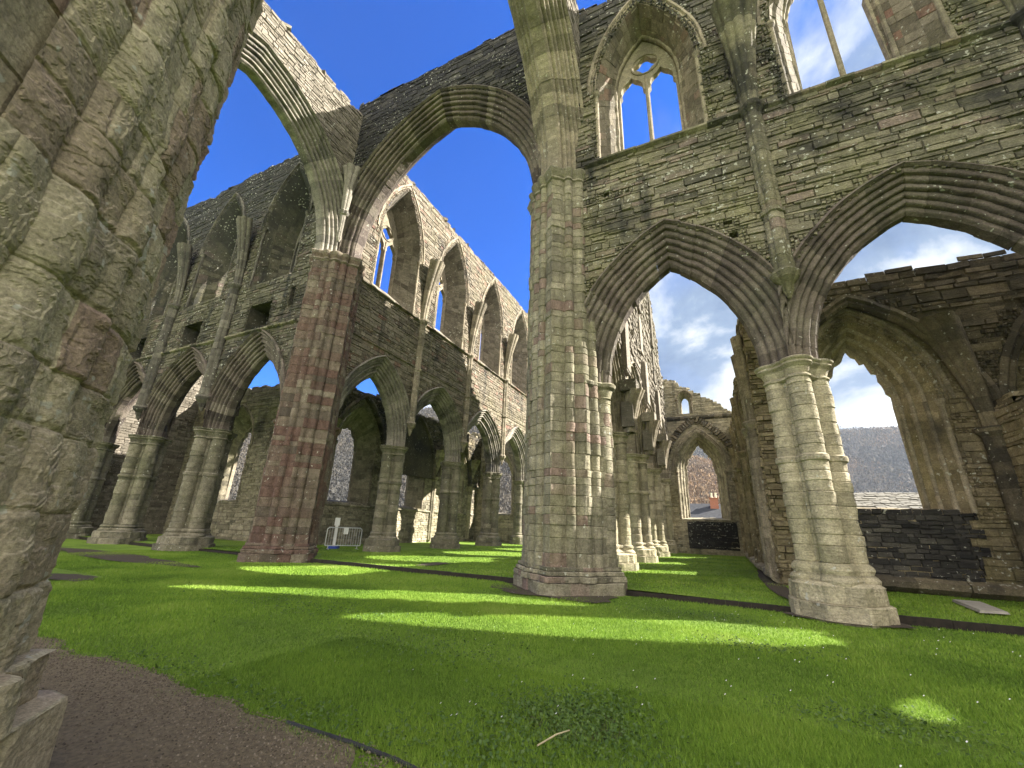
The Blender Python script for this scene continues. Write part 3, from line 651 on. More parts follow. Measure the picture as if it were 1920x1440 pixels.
def window(root, F, c, a_out, sill, zs, za, t_out, a_in, sill_in, zs_in, za_in, t_in, tracery='full', mat='palemould', wallmat='northwall', seed=1, hood=0.28, mull=True, orders=()):
    """splayed window: jamb masonry, arch moulding, tracery plate"""
    Ao = Arch(c, a_out, sill, zs, za); Ai = Arch(c, a_in, sill_in, zs_in, za_in)
    n = 12; po = np.array(Ao.arcpts(n)); pi = np.array(Ai.arcpts(n)); nj = max(4, int((zs-sill)/0.32))
    def full(p, A):
        L = [(A.c-A.a, A.zb+(A.zs-A.zb)*i/nj) for i in range(nj)]; Rr = [(A.c+A.a, A.zs-(A.zs-A.zb)*(i+1)/nj) for i in range(nj)]
        return np.array(L + [tuple(x) for x in p] + Rr)
    O, I = full(po, Ao), full(pi, Ai); m = len(O); D = 3; mb = MB(); Qs = []
    for k in range(D):
        f0, f1 = k/D, (k+1)/D
        A0 = F.P(O[:, 0]*(1-f0)+I[:, 0]*f0, O[:, 1]*(1-f0)+I[:, 1]*f0, t_out*(1-f0)+t_in*f0); A1 = F.P(O[:, 0]*(1-f1)+I[:, 0]*f1, O[:, 1]*(1-f1)+I[:, 1]*f1, t_out*(1-f1)+t_in*f1)
        Qs.append(np.stack([A0[:-1], A1[:-1], A1[1:], A0[1:]], 1))
        # sill slope
        L0, L1 = A0[0], A1[0]; R0, R1 = A0[-1], A1[-1]; q = 5
        for j in range(q):
            a, b = j/q, (j+1)/q; Qs.append(np.array([[L0*(1-a)+R0*a, L0*(1-b)+R0*b, L1*(1-b)+R1*b, L1*(1-a)+R1*a]]))
    Q = np.concatenate(Qs); cw = F.P(c, (sill+zs)/2, (t_out+t_in)/2)
    nr = np.cross(Q[:, 1]-Q[:, 0], Q[:, 3]-Q[:, 0]); inw = np.einsum('ij,ij->i', nr, cw - Q.mean(1)) < 0; Q[inw] = Q[inw][:, ::-1]
    V = Q.reshape(-1, 3); mb.add(V, np.arange(len(V)).reshape(-1, 4), col=(0.4, 0.3, 0)); stones(mb, Q, 0.012, (0.0, 0.02), 0.004)
    fr = mb.build('window', M[wallmat], root)
    mo = MB(); pr = [(hood+0.08, t_out-0.03), (hood+0.08, t_out+0.09), (hood, t_out+0.10), (hood-0.04, t_out+0.02), (hood*0.62, t_out+0.05), (hood*0.5, t_out-0.03), (hood*0.3, t_out+0.03), (0.04, t_out-0.02), (-0.04, t_out-0.10), (0.0, t_out-0.2)]
    sweep(mo, F, Ao, pr, None, 0.36, 2, 0.006, seed)
    # jamb shafts
    for sg in (-1, 1):
        p = F.P(c+sg*(a_out+0.02), 0, t_out-0.02); column(mo, p, polar([], core=0.075, n=12), sill, zs-0.15, (0.4, 0.8), None, 0.008, 0.004, 0.004, seed)
        rings(mo, p, polar([], core=0.075, n=12), [(zs-0.25, 1, 0), (zs-0.1, 1, 0.05), (zs, 1, 0.07), (zs+0.04, 1, 0.02)])
    mo_done = False
    for f in orders:
        Af = Arch(c, a_out*(1-f)+a_in*f, sill*(1-f)+sill_in*f, zs*(1-f)+zs_in*f, za*(1-f)+za_in*f); tf_ = t_out*(1-f)+t_in*f
        sweep(mo, F, Af, [(0.10, tf_-0.06), (0.06, tf_+0.03), (0.0, tf_+0.05), (-0.06, tf_+0.02), (-0.08, tf_-0.05), (-0.04, tf_-0.14), (0.02, tf_-0.2)], Af.zb, 0.36, 2, 0.006, seed+int(f*10))
    if not mo_done: mo.build('moulding', M[mat], fr)
    if tracery:
        tr = MB(); A2 = Ai.off(0.10, Ai.zb-0.02); hs = []; lw = Ai.a/2
        zz = Ai.zs - 0.15*Ai.a
        def lancet(cx, a, zb, z0, top):
            P = Arch(cx, a, zb, z0, top).outline(8); out = []
            cusp = 0.16*a
            for x, z in P:
                d = 0
                if z > z0: u = (z-z0)/(top-z0); d = cusp*max(0, math.sin(3*math.pi*min(1, u*1.02)))*(0 if u > 0.95 else 1)
                out.append((x - math.copysign(min(d, abs(x-cx)*0.6), x-cx), z))
            return out
        mw = 0.075
        if tracery == 'full':
            la = lw - mw; hs = [lancet(c-lw, la, Ai.zb, zz-0.1, zz+la*1.9-0.1), lancet(c+lw, la, Ai.zb, zz-0.1, zz+la*1.9-0.1)]
            rc = Ai.a*0.42; zc = zz+la*1.9+rc*0.72
            hs.append([(c + rc*(0.86+0.14*math.cos(4*t2))*math.cos(t2), zc + rc*(0.86+0.14*math.cos(4*t2))*math.sin(t2)) for t2 in [2*math.pi*i/32 for i in range(32)]])
            panel(tr, F, A2.outline(10), hs, t_in+0.02, t_in-0.22, (0.6, 0.3, 0))
            # raised roll on the mullion and round the eye
            tube(tr, F.P(c, Ai.zb, t_in+0.03), F.P(c, zz+la*1.2, t_in+0.03), 0.06, 8)
            ring = [F.P(c + (rc+0.05)*math.cos(x), zc+(rc+0.05)*math.sin(x), t_in+0.03) for x in np.linspace(0, 2*math.pi, 19)]
            for a_, b_ in zip(ring[:-1], ring[1:]): tube(tr, a_, b_, 0.045, 6)
        else:                                            # only the frame, stubs and a bare mullion remain
            P = Ai.outline(14); r = random.Random(seed); q = []
            for x, z in P:
                dx = x-c; f = 1.0
                if z > Ai.zs - 0.05: f = 1 - r.uniform(0.03, 0.16)*(1 if tracery == 'ragged' else 0.6)
                q.append((c+dx*f, Ai.zs + (z-Ai.zs)*f if z > Ai.zs else z))
            panel(tr, F, A2.outline(14), [q], t_in+0.02, t_in-0.2, (0.6, 0.3, 0))
            if tracery == 'mullion': tube(tr, F.P(c, Ai.zb, t_in-0.1), F.P(c+0.02, Ai.za-0.3, t_in-0.1), 0.085, 8)
        tr.build('tracery', M[mat], fr)
    return fr, Ao

# ------------------------------------------------------------------ transept walls (facing the camera)
def arch_part(root, F, A, w_, h, hin, n, Aamp, mat, seed, hood=0.12, vs=0.34, lim=None):
    mb = MB(); sweep(mb, F, A, mirrored(rolls(w_, h, hin, n, Aamp, hood)), None, vs, 2, 0.007, seed, None, lim)
    return mb.build('arch', M[mat], root)
HT = 0.72
WR = thing('transept_wall', 'high olive rubble wall on the right with two pointed arches and traceried windows above', 'abbey wall', (2, 12.1, 0), 'transept walls')
bR = [Arch(-0.58, 2.02, 5.7, 5.75, 9.4), Arch(5.12, 2.42, 5.7, 5.75, 9.45), Arch(12.7, 2.5, 5.7, 5.75, 9.5)]
wR = [1.08, 0.95, 0.95]; outR = [a.off(w_*0.99, 5.7) for a, w_ in zip(bR, wR)]
topR = ragged(lambda s: 22.5, 0.28, 4)
winR = [(-0.75, 1.75), (5.05, 1.85), (11.7, 1.8)]
holesR = [Arch(c, a, 14.0, 17.3, 21.4) for c, a in winR]
put = [Rect(1.10, 1.34, 9.55, 9.75), Rect(3.35, 3.60, 9.45, 9.68), Rect(1.0, 1.25, 10.0, 10.18), Rect(-2.4, -2.2, 12.3, 12.5), Rect(-1.8, -1.62, 10.9, 11.05)]
wall(WR, FT, -3.6, 14.6, 5.72, topR, HT, outR, holesR + put, 'wall', seed=101, ch=(0.07, 0.21), ln=(0.2, 0.85), prot=(0.0, 0.065))
for k, (A, w_) in enumerate(zip(bR, wR)): arch_part(WR, FT, A, w_, HT, 0.15, 6, 0.10, 'moulding', 200+k, lim=((-9, 2.15), (1.99, 8.3), (8.1, 30))[k])
for k, (c, a) in enumerate(winR): window(WR, FT, c, a-0.02, 13.98, 17.3, 21.35, HT-0.02, 1.12, 14.95, 18.3, 20.75, -0.45, 'full' if k == 0 else 'mullion', 'palemould', 'northwall', 210+k, orders=(0.85,))
mb = MB(); strip(mb, FT, -3.0, 14, 13.88, HT, 0.14, 0.22); mb.build('sill_course', M['wall'], WR)
mb = MB(); strip(mb, FT, -2.9, 14, 10.82, HT-0.02, 0.07, 0.13, 0.9, [(-1.6, 0.45), (1.9, 2.5), (4.3, 6.0)]); mb.build('string_course', M['wall'], WR)
mb = MB()
for s_ in (2.07, 8.2): box(mb, FT.P(s_, 6.55, 0), (0.34, 0.62, 1.7))
mb.build('springing_block', M['moulding'], WR); mb = MB()
vault_shaft(WR, FT, 2.22, HT+0.03, 8.1, 13.95, 17.9, 'wall', 0.15, 5, 0.62, 0.85, 10.0)
vault_shaft(WR, FT, 8.2, HT+0.03, 8.1, 13.95, 17.9, 'wall', 0.15, 6, 0.62, 0.85, 10.0)

WL = thing('transept_wall', 'dark wall left of the red pier with three pointed arches and square black openings', 'abbey wall', (-25, 12.1, 0), 'transept walls')
bL = [Arch(-19.72, 2.05, 5.5, 5.6, 9.25), Arch(-25.55, 2.3, 5.5, 5.6, 9.25), Arch(-31.6, 2.3, 5.5, 5.6, 9.25)]; wL = [1.0, 0.95, 0.95]
outL = [a.off(w_*0.99, 5.5) for a, w_ in zip(bL, wL)]
winL = [(-20.0, 1.75), (-26.0, 1.75), (-31.9, 1.75)]
holesL = [Arch(c, a, 13.4, 17.2, 21.0) for c, a in winL]; dk = [Rect(c-1.15, c+0.65, 10.65, 12.05) for c, a in winL]
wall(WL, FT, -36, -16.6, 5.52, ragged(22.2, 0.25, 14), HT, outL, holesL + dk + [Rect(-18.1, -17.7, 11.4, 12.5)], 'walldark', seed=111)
for k, (A, w_) in enumerate(zip(bL, wL)): arch_part(WL, FT, A, w_, HT, 0.15, 6, 0.10, 'moulding', 220+k, lim=((-22.6, 0), (-28.7, -22.42), (-36, -28.45))[k])
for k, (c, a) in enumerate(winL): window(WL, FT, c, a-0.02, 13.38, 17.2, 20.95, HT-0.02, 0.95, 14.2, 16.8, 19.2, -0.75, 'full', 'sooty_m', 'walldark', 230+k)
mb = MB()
for c, a in winL:                                         # closed niche behind the square openings, its shade put into a black lining
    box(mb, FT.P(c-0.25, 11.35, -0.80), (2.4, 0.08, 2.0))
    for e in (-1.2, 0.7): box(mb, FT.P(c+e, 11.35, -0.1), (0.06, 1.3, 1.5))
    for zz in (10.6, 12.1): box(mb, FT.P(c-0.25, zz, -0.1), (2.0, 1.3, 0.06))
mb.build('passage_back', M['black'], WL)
mb = MB(); strip(mb, FT, -36, -17, 10.42, HT, 0.15, 0.2, 0.7, []); mb.build('string_course', M['wall'], WL)
mb = MB()
for s_ in (-22.51, -28.6): box(mb, FT.P(s_, 6.5, 0), (0.40, 0.66, 1.9))
mb.build('springing_block', M['moulding'], WL)
for k, s in enumerate((-22.8, -28.8, -34.6)): vault_shaft(WL, FT, s, HT+0.05, 7.2, 13.6, 17.6, 'sooty_m', 0.22, 15+k, 0.5, 0.55)

# ------------------------------------------------------------------ presbytery walls
WN = thing('presbytery_wall', 'long sunlit wall seen through the great arch, with arcade below and traceried windows above', 'abbey wall', (-15.95, 24, 0), 'presbytery walls')
cN = [15.45, 20.8, 26.6, 32.4]; aN = [1.95, 2.3, 2.3, 2.3]
bN = [Arch(c, a, 5.4, 5.5, 8.85) for c, a in zip(cN, aN)]; outN = [a.off(0.9, 5.4) for a in bN]
holesN = [Arch(c, 1.72, 13.3, 17.0, 21.2) for c in (15.5, 21.0, 26.8, 32.5)]
wall(WN, FN, 12.8, 36.4, 5.42, ragged(21.9, 0.12, 24), HT, outN, holesN, 'northwall', seed=121)
for k, A in enumerate(bN): arch_part(WN, FN, A, 0.9, HT, 0.15, 6, 0.10, 'greymould', 240+k, lim=((0, 18.03), (17.87, 23.78), (23.62, 29.58), (29.42, 60))[k])
for k, h in enumerate(holesN): window(WN, FN, h.c, 1.70, 13.28, 17.0, 21.15, HT-0.02, 1.05, 14.5, 17.3, 20.1, -0.6, 'full', 'palemould', 'palewall', 250+k)
mb = MB(); strip(mb, FN, 13, 36.4, 13.22, HT, 0.14, 0.2); strip(mb, FN, 13, 36.4, 10.25, HT, 0.08, 0.14, 0.7, []); mb.build('string_course', M['northwall'], WN)
for k, s in enumerate((18.15, 23.8, 29.6)): vault_shaft(WN, FN, s, HT+0.03, 6.9, 13.25, 17.3, 'palemould', 0.13, 35+k, 0.55, 0.65, 10.1)

WS = thing('presbytery_wall', 'broken sunlit rubble wall over the right aisle pillars, behind the middle pier', 'abbey wall', (-3.95, 24, 0), 'presbytery walls')
bS = [Arch(c, a, 5.4, 5.55, 8.9) for c, a in zip(cN, aN)]; outS = [a.off(0.9, 5.4) for a in bS]
holesS = []
def topS(s):
    v = 22.2 if s < 28.7 else 22.2 - (s-28.7)*1.0
    if s > 34.2: v = min(v, 14.2)
    return v
wall(WS, FS, 12.8, 36.2, 5.42, ragged(topS, 0.45, 34), HT, outS, holesS, 'palewall', seed=131, prot=(0.0, 0.12), back=True)
for k, A in enumerate(bS): arch_part(WS, FS, A, 0.9, HT, 0.15, 6, 0.10, 'palemould', 260+k, lim=((0, 18.03), (17.87, 23.78), (23.62, 29.58), (29.42, 60))[k])
mb = MB(); r_ = random.Random(4)
for s in (17.9, 23.7, 29.5):                               # broken vault springers and buttress stumps on the aisle side
    for (z, d, h, wd) in ((6.3, 0.5, 1.1, 0.8), (7.6, 0.7, 0.5, 0.9), (9.6, 0.35, 2.6, 0.9), (12.8, 0.25, 2.4, 0.9), (16.2, 0.3, 3.6, 0.8)):
        P = FS.P(s, z, HT+d/2-0.1); box(mb, P, (d, wd, h), 0, (r_.random(), 0.2, 0)); 
    Qv = FS.P(np.array([[s-0.45, s+0.45, s+0.45, s-0.45]]), np.array([[8.4+0.0, 8.4, 11, 11]]), np.full((1, 4), HT+0.28)); stones(mb, Qv, 0.03, (0, 0.05))
for k in range(26): 
    s = r_.uniform(13.5, 35); z = r_.uniform(10.2, 18 if s < 29 else 13); P = FS.P(s, z, HT); box(mb, P, (r_.uniform(0.15, 0.4), r_.uniform(0.2, 0.5), r_.uniform(0.12, 0.3)), r_.uniform(-0.3, 0.3), (r_.random(), 0.2, 0))
mb.build('broken_springer', M['palewall'], WS)
for k, s in enumerate((17.9, 23.7, 29.5)): 
    c = FS.P(s, 0, HT+0.08); mb = MB(); pf = polar([(a, 0.30, 0.13) for a in (-70, -35, 0, 35, 70)], core=0.24, n=80)
    rings(mb, c, pf, [(5.55, 0.75, 0), (6.2, 0.85, 0, 0.05, 0), (6.9, 1.05, 0, 0.15, 0), (7.4, 1.25, 0, 0.28, 0), (7.45, 0.3, 0, 0.2, 0)]); mb.build('vault_springer', M['palemould'], WS)

# ------------------------------------------------------------------ crossing arches
def crossing_arch(label, F, s0, s1, c, mat, moldmat, seed, zt, half=0.9, a=4.72, za=20.2, back=True):
    t = thing('crossing_arch', label, 'great arch', tuple(F.P(c, 13.5, 0)), 'crossing arches')
    A = Arch(c, a, 13.5, 13.65, za); mw = 1.05
    wall(t, F, s0, s1, 13.55, zt, half, [A.off(mw*0.99, 13.5)], [], mat, seed=seed, back=back, ch=(0.09, 0.19), ln=(0.2, 0.6))
    arch_part(t, F, A, mw, half, 0.2, 6, 0.12, moldmat, seed+1, 0.14, 0.42)
    return t
FX = Frame((0, 12.1, 0), (1, 0, 0), (0, -1, 0))
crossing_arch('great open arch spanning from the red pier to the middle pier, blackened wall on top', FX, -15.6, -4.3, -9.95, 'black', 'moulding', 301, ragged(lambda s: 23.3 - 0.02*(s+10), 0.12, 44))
crossing_arch('sunlit great arch leaping left from the red pier towards the huge near pier', FW, 0.3, 11.9, 6.05, 'palewall', 'greymould', 311, ragged(22.4, 0.18, 54), 0.75, za=19.3)
crossing_arch('great arch rising out of the picture above the middle pier', FE, 0.3, 11.9, 6.05, 'palewall', 'palemould', 321, ragged(22.6, 0.18, 64))
# vault springer stub in the corner of the red pier
sp = MB(); rings(sp, (-14.75, 10.95, 0), polar([(a, 0.14, 0.09) for a in range(0, 360, 60)], core=0.15, n=48), [(13.9, 0.2, 0), (14.1, 0.5, 0), (14.3, 0.45, 0), (15.4, 0.5, 0), (15.45, 0.8, 0), (15.6, 1.0, 0.03), (15.7, 0.7, 0), (17.2, 1.1, 0), (17.8, 1.6, 0.0, -0.05, 0.05), (18.3, 2.3, 0, -0.1, 0.1), (18.33, 0.4, 0, -0.1, 0.1)])
tag(sp.build('vault_springer', M['greymould']), 'small corbelled vault stub in the corner above the red pier', 'vault stub')

# ------------------------------------------------------------------ right side: chapel, aisle and end walls
FC = Frame((0, 18.2, 0), (1, 0, 0), (0, -1, 0))
WC = thing('chapel_wall', 'brown chapel wall at the right with a wide broken window and a dark rib above', 'abbey wall', (6, 18.2, 0.13), 'outer walls')
hC = [Arch(5.05, 1.85, 2.45, 6.0, 9.3), Arch(11.2, 1.85, 2.45, 6.0, 9.3)]
wall(WC, FC, 2.0, 15, 0.0, ragged(10.75, 0.14, 74), 0.6, [], hC, 'brownwall', seed=141, ch=(0.1, 0.24), ln=(0.25, 0.9))
for k, h in enumerate(hC): window(WC, FC, h.c, 1.83, 2.45, 6.0, 9.25, 0.58, 1.05, 2.62, 6.1, 8.55, -0.35, 'ragged', 'palemould', 'brownwall', 270+k, 0.3, orders=(0.3, 0.62, 0.92))
mb = MB()
for h in hC:
    A = Arch(h.c+0.02, 2.85, 4.6, 4.9, 9.75); sweep(mb, FC, A, [(0.35, 0.55), (0.35, 0.95), (0.2, 1.02), (0.12, 0.92), (0.02, 0.98), (-0.06, 0.85), (0.0, 0.6)], None, 0.4, 2, 0.012, 77)
mb.build('wall_rib', M['sooty'], WC)
mb = MB(); oc = [Arch(h.c+0.02, 2.85, 4.6, 4.9, 9.75).off(0.3, 4.6) for h in hC]                 # thicker broken masonry over the rib
outer = [(2.0, 4.9)] + oc[0].arcpts(12) + oc[1].arcpts(12) + [(15, 4.9)] + [(15 - 13*i/36, 10.6 + 0.1*n1(i*0.7, 3)) for i in range(37)]
tp = ragged(10.75, 0.14, 74); panel(mb, FC, outer, [], 0.86, 0.5, (0.2, 0.2, 0)); stones(mb, courses(FC, 2.0, 15, 4.9, tp, oc, 0.86, (0.1, 0.26), (0.25, 0.8), 143), 0.02, (0.0, 0.09), 0.015)
mb.build('broken_vault_masonry', M['sooty'], WC)
mb = MB(); q = courses(FC, 2.6, 6.55, 0.5, lambda s: 2.6, [], 0.62, (0.1, 0.2), (0.2, 0.6), 147); stones(mb, q, 0.014, (0.02, 0.06)); stones(mb, np.concatenate([courses(FC, 6.5+0.35*abs(n1(k*0.7, 2))-0.3, 6.6+0.5*abs(n1(k*0.9, 4)), 0.5+0.25*k, lambda s: 0.5+0.25*k+0.26, [], 0.622, (0.1, 0.14), (0.2, 0.4), 150+k) for k in range(8)]), 0.014, (0.02, 0.05)); panel(mb, FC, [(2.6, 0.45), (6.3, 0.45), (6.3, 2.4), (2.6, 2.4)], [], 0.625, 0.55, (0.3, 0.2, 0)); mb.build('blocked_opening', M['black'], WC)
mb = MB(); strip(mb, FC, 2.6, 8.0, 0.35, 0.6, 0.35, 0.5, 0.9); mb.build('footing', M['sooty'], WC)
FD = Frame((8.2, 0, 0), (0, 1, 0), (-1, 0, 0))
WD = thing('chapel_wall', 'dark low dividing wall at the right edge, meeting the brown chapel wall', 'abbey wall', (8.2, 15.5, 0.13), 'outer walls')
wall(WD, FD, 12.75, 17.6, 0.0, ragged(lambda s: 5.5, 0.2, 84), 0.4, [], [], 'brownwall', seed=151, back=True)
for s in (17.35,): vault_shaft(WD, FD, s, 0.42, 0.2, 4.9, 8.6, 'sooty', 0.2, 45, 0.4, 1.0)

FA = Frame((2.15, 0, 0), (0, 1, 0), (-1, 0, 0))             # aisle outer wall, facing left
WA = thing('aisle_wall', 'ruined shafted aisle wall just left of the buff pillar, in shade', 'abbey wall', (2.35, 27, 0.13), 'outer walls')
hA = [Arch(20.9, 1.35, 2.35, 6.0, 8.4), Arch(26.7, 1.35, 2.35, 6.0, 8.4), Arch(32.4, 1.35, 2.35, 6.0, 8.4)]
wall(WA, FA, 16.7, 36.6, 0.0, ragged(lambda s: 9.9 if s < 21 else 9.4, 0.55, 94), 0.6, [], hA, 'brownwall', seed=161, ends='lo', prot=(0, 0.09))
for k, h in enumerate(hA): window(WA, FA, h.c, 1.33, 2.35, 6.0, 8.35, 0.58, 0.95, 2.5, 6.0, 7.9, -0.3, 'ragged', 'palemould', 'aislewall', 280+k, 0.2)
mb = MB(); strip(mb, FA, 17, 36, 0.3, 0.6, 0.3, 0.36, 0.9); mb.build('footing', M['aislewall'], WA)
for k, s in enumerate((17.2, 18.4, 23.7, 29.5, 35.2)): vault_shaft(WA, FA, s, 0.62, 0.3, 5.5, 8.9 - 0.3*k, 'brownwall' if k > 1 else 'palemould', 0.17, 55+k, 0.12, 0.12)
FG = Frame((0, 36.8, 0), (1, 0, 0), (0, -1, 0))
WG = thing('end_wall', 'end wall of the right aisle with pointed window under a sloping gable', 'abbey wall', (-1, 36.8, 0.13), 'outer walls')
hG = [Arch(-0.95, 1.75, 2.6, 6.2, 9.35), Arch(-1.62, 0.55, 10.95, 12.2, 12.9)]
def topG(s): return 14.2 if s < -2.9 else (14.2 - (s+2.9)*0.72 if s < 1.9 else 10.7)
wall(WG, FG, -4.6, 3.0, 0.0, ragged(topG, 0.16, 104), 0.6, [], hG, 'aislewall', seed=171)
window(WG, FG, -0.95, 1.73, 2.6, 6.2, 9.3, 0.58, 1.14, 2.75, 6.1, 8.55, -0.3, 'ragged', 'palemould', 'aislewall', 290, 0.3, orders=(0.3, 0.62, 0.92))
window(WG, FG, -1.62, 0.54, 10.95, 12.2, 12.85, 0.58, 0.27, 11.1, 12.1, 12.5, -0.3, None, 'palemould', 'aislewall', 291, 0.1)
mb = MB(); q = courses(FG, -2.3, 1.1, 0.5, lambda s: 2.5, [], 0.62, (0.1, 0.2), (0.2, 0.6), 148); stones(mb, q, 0.014, (0.02, 0.06)); panel(mb, FG, [(-2.3, 0.5), (1.1, 0.5), (1.1, 2.4), (-2.3, 2.4)], [], 0.625, 0.55, (0.3, 0.2, 0)); mb.build('blocked_opening', M['black'], WG)
mb = MB(); strip(mb, FG, -4.2, 2.2, 10.55, 0.62, 0.22, 0.4, 0.6); mb.build('ledge', M['sooty'], WG)
mb = MB(); A = Arch(-0.95, 2.35, 5.6, 6.3, 10.15); rg = []
for sg in (1, -1):
    for v in range(22):
        th = math.acos(A.k/(A.R+0.2))*v/22; th2 = math.acos(A.k/(A.R+0.2))*(v+0.8)/22
        P = [(A.k-(A.R+q)*math.cos(t), A.zs+(A.R+q)*math.sin(t)) for t, q in ((th, 0), (th2, 0), (th2, 0.5), (th, 0.5))]
        q4 = FG.P([A.c+sg*p[0] for p in P], [p[1] for p in P], [0.62]*4); rg.append(q4 if sg < 0 else q4[::-1])
rg = np.array(rg); bad = (np.cross(rg[:, 1]-rg[:, 0], rg[:, 3]-rg[:, 0]) @ FG.nn) < 0; rg[bad] = rg[bad][:, ::-1]
stones(mb, rg, 0.01, (0.1, 0.3), 0.01); mb.build('vault_voussoirs', M['sooty'], WG)

# ------------------------------------------------------------------ left side: north aisle and chapel walls
FNA = Frame((-21.9, 0, 0), (0, 1, 0), (1, 0, 0))
WNA = thing('aisle_wall', 'far aisle wall behind the steel barrier, with big empty windows onto the hillside', 'abbey wall', (-21.9, 26, 0.13), 'outer walls')
hNA = [Arch(c, 1.75, 2.6, 6.3, 9.0) for c in (20.3, 26.2, 32.1)] 
nic = Rect(20.0, 21.3, 0.13, 2.2)
wall(WNA, FNA, 17.2, 38, 0.0, ragged(9.9, 0.2, 114), 0.6, [], hNA, 'aislewall', seed=181)
for k, h in enumerate(hNA): window(WNA, FNA, h.c, 1.73, 2.6, 6.3, 8.95, 0.58, 1.12, 2.75, 6.1, 7.8, -0.5, 'ragged', 'palemould', 'aislewall', 330+k, 0.2)
mb = MB()
for h in hNA: sweep(mb, FNA, Arch(h.c, 2.5, 4.6, 5.0, 9.6), [(0.3, 0.55), (0.3, 0.9), (0.12, 0.95), (0, 0.85), (0, 0.6)], None, 0.4, 2, 0.012, 78)
mb.build('wall_rib', M['sooty'], WNA)
mb = MB(); oc = [Arch(h.c, 2.5, 4.6, 5.0, 9.6).off(0.25, 4.6) for h in hNA]; tp = ragged(9.9, 0.2, 114)
outer = [(17.2, 5.0)] + sum([o.arcpts(10) for o in oc], []) + [(38, 5.0)] + [(38 - 20.8*i/50, tp(38-20.8*i/50)-0.15) for i in range(51)]
panel(mb, FNA, outer, [], 0.82, 0.5, (0.2, 0.2, 0)); stones(mb, courses(FNA, 17.2, 38, 5.0, tp, oc, 0.82, (0.1, 0.24), (0.25, 0.7), 183), 0.02, (0, 0.09), 0.015); mb.build('broken_vault_masonry', M['sooty'], WNA)
for k, s in enumerate((17.6, 23.3, 29.2, 35.0)): vault_shaft(WNA, FNA, s, 0.62, 0.3, 5.2, 7.4, 'aislewall', 0.15, 65+k, 0.4, 0.7)
mb = MB(); strip(mb, FNA, 17.4, 37, 2.45, 0.6, 0.12, 0.2); mb.build('string_course', M['aislewall'], WNA)
FNC = Frame((0, 18.2, 0), (1, 0, 0), (0, -1, 0))
WNC = thing('chapel_wall', 'shaded chapel wall seen through the arches left of the red pier', 'abbey wall', (-29, 18.2, 0.13), 'outer walls')
hNC = [Arch(-30.2, 1.8, 2.5, 6.2, 9.0), Arch(-24.6, 1.6, 2.5, 6.2, 9.0)]
wall(WNC, FNC, -40, -22.5, 0.0, ragged(lambda s: 10.3, 0.3, 124), 0.6, [], hNC, 'aislewall', seed=191)
for k, h in enumerate(hNC): window(WNC, FNC, h.c, h.a-0.02, 2.5, 6.2, 8.95, 0.58, 1.12, 2.62, 6.1, 7.9, -0.4, 'ragged', 'palemould', 'aislewall', 340+k, 0.2)
FLE = Frame((-36.5, 0, 0), (0, 1, 0), (1, 0, 0))
WLE = thing('transept_wall', 'pale sunlit end wall far left, glimpsed through the arches beside the huge near pier', 'abbey wall', (-36.5, 15, 0.13), 'transept walls')
wall(WLE, FLE, 4, 18.8, 0.0, ragged(lambda s: 12.5 if s > 12 else 21, 0.3, 134), 0.6, [], [], 'palewall', seed=195)
FNE = Frame((0, 36.9, 0), (1, 0, 0), (0, -1, 0))
WNE = thing('end_wall', 'end wall of the far left aisle, glimpsed between the far arcade pillars', 'abbey wall', (-19, 36.9, 0.13), 'outer walls')
wall(WNE, FNE, -22.4, -15.8, 0.0, ragged(10.5, 0.3, 144), 0.5, [], [Arch(-19, 1.6, 2.6, 6, 8.8)], 'aislewall', seed=197)
window(WNE, FNE, -19, 1.58, 2.6, 6.0, 8.75, 0.48, 1.15, 2.75, 6.0, 8.2, -0.3, 'ragged', 'palemould', 'aislewall', 350, 0.2)
FSG = Frame((14.9, 0, 0), (0, 1, 0), (-1, 0, 0))
WSG = thing('transept_wall', 'tall gable wall past the right edge of the picture, closing the near transept', 'abbey wall', (14.9, 4, 0), 'transept walls')
wall(WSG, FSG, -1.5, 18.8, 0.0, ragged(lambda s: 21.5 if s < 12.4 else 10.65, 0.12, 154), 0.7, [], [], 'wall', seed=199, ch=(0.15, 0.3), ln=(0.4, 1.1))

# ------------------------------------------------------------------ lawn edging, slab, barrier, small things
for k, (x0, x1, l) in enumerate([(-14.2, -5.35, 'dark timber lawn edging running from the red pier to the middle pier'), (3.0, 9.5, 'dark timber lawn edging running right from the buff pillar'), (-2.5, 1.25, 'half buried lawn edging between the middle pier and the buff pillar'), (-33, -17.6, 'dark stone lawn edging between the pillars left of the red pier')]):
    mb = MB(); n = 14
    for i in range(n):
        a, b = x0+(x1-x0)*i/n, x0+(x1-x0)*(i+1)/n; hgt = 0.17 if k < 2 else 0.13
        box(mb, ((a+b)/2, 12.17+0.012*math.sin(i*1.7), hgt/2-0.02+0.004*math.sin(i*2.3)), (b-a-0.004, 0.07, hgt))
    tag(mb.build('lawn_edging', M['edging']), l, 'edging', 'lawn edgings')
mb = MB(); pts = [(-3.33, 2.90), (-2.96, 2.91), (-2.63, 2.92), (-2.2, 2.90), (-1.9, 2.86)]
for a, b in zip(pts[:-1], pts[1:]): tube(mb, (*a, 0.035), (*b, 0.035), 0.016, 8)
tag(mb.build('path_edging', M['iron']), 'thin black edging rod between the gravel path and the grass', 'edging')
mb = MB(); tube(mb, (-1.41, 3.53, 0.06), (-1.33, 3.72, 0.08), 0.006, 6); tube(mb, (-1.33, 3.72, 0.08), (-1.27, 3.87, 0.07), 0.006, 6, 0.004)
tag(mb.build('dry_stalk', M['twig']), 'pale dry stalk lying on the clover in the foreground', 'twig')
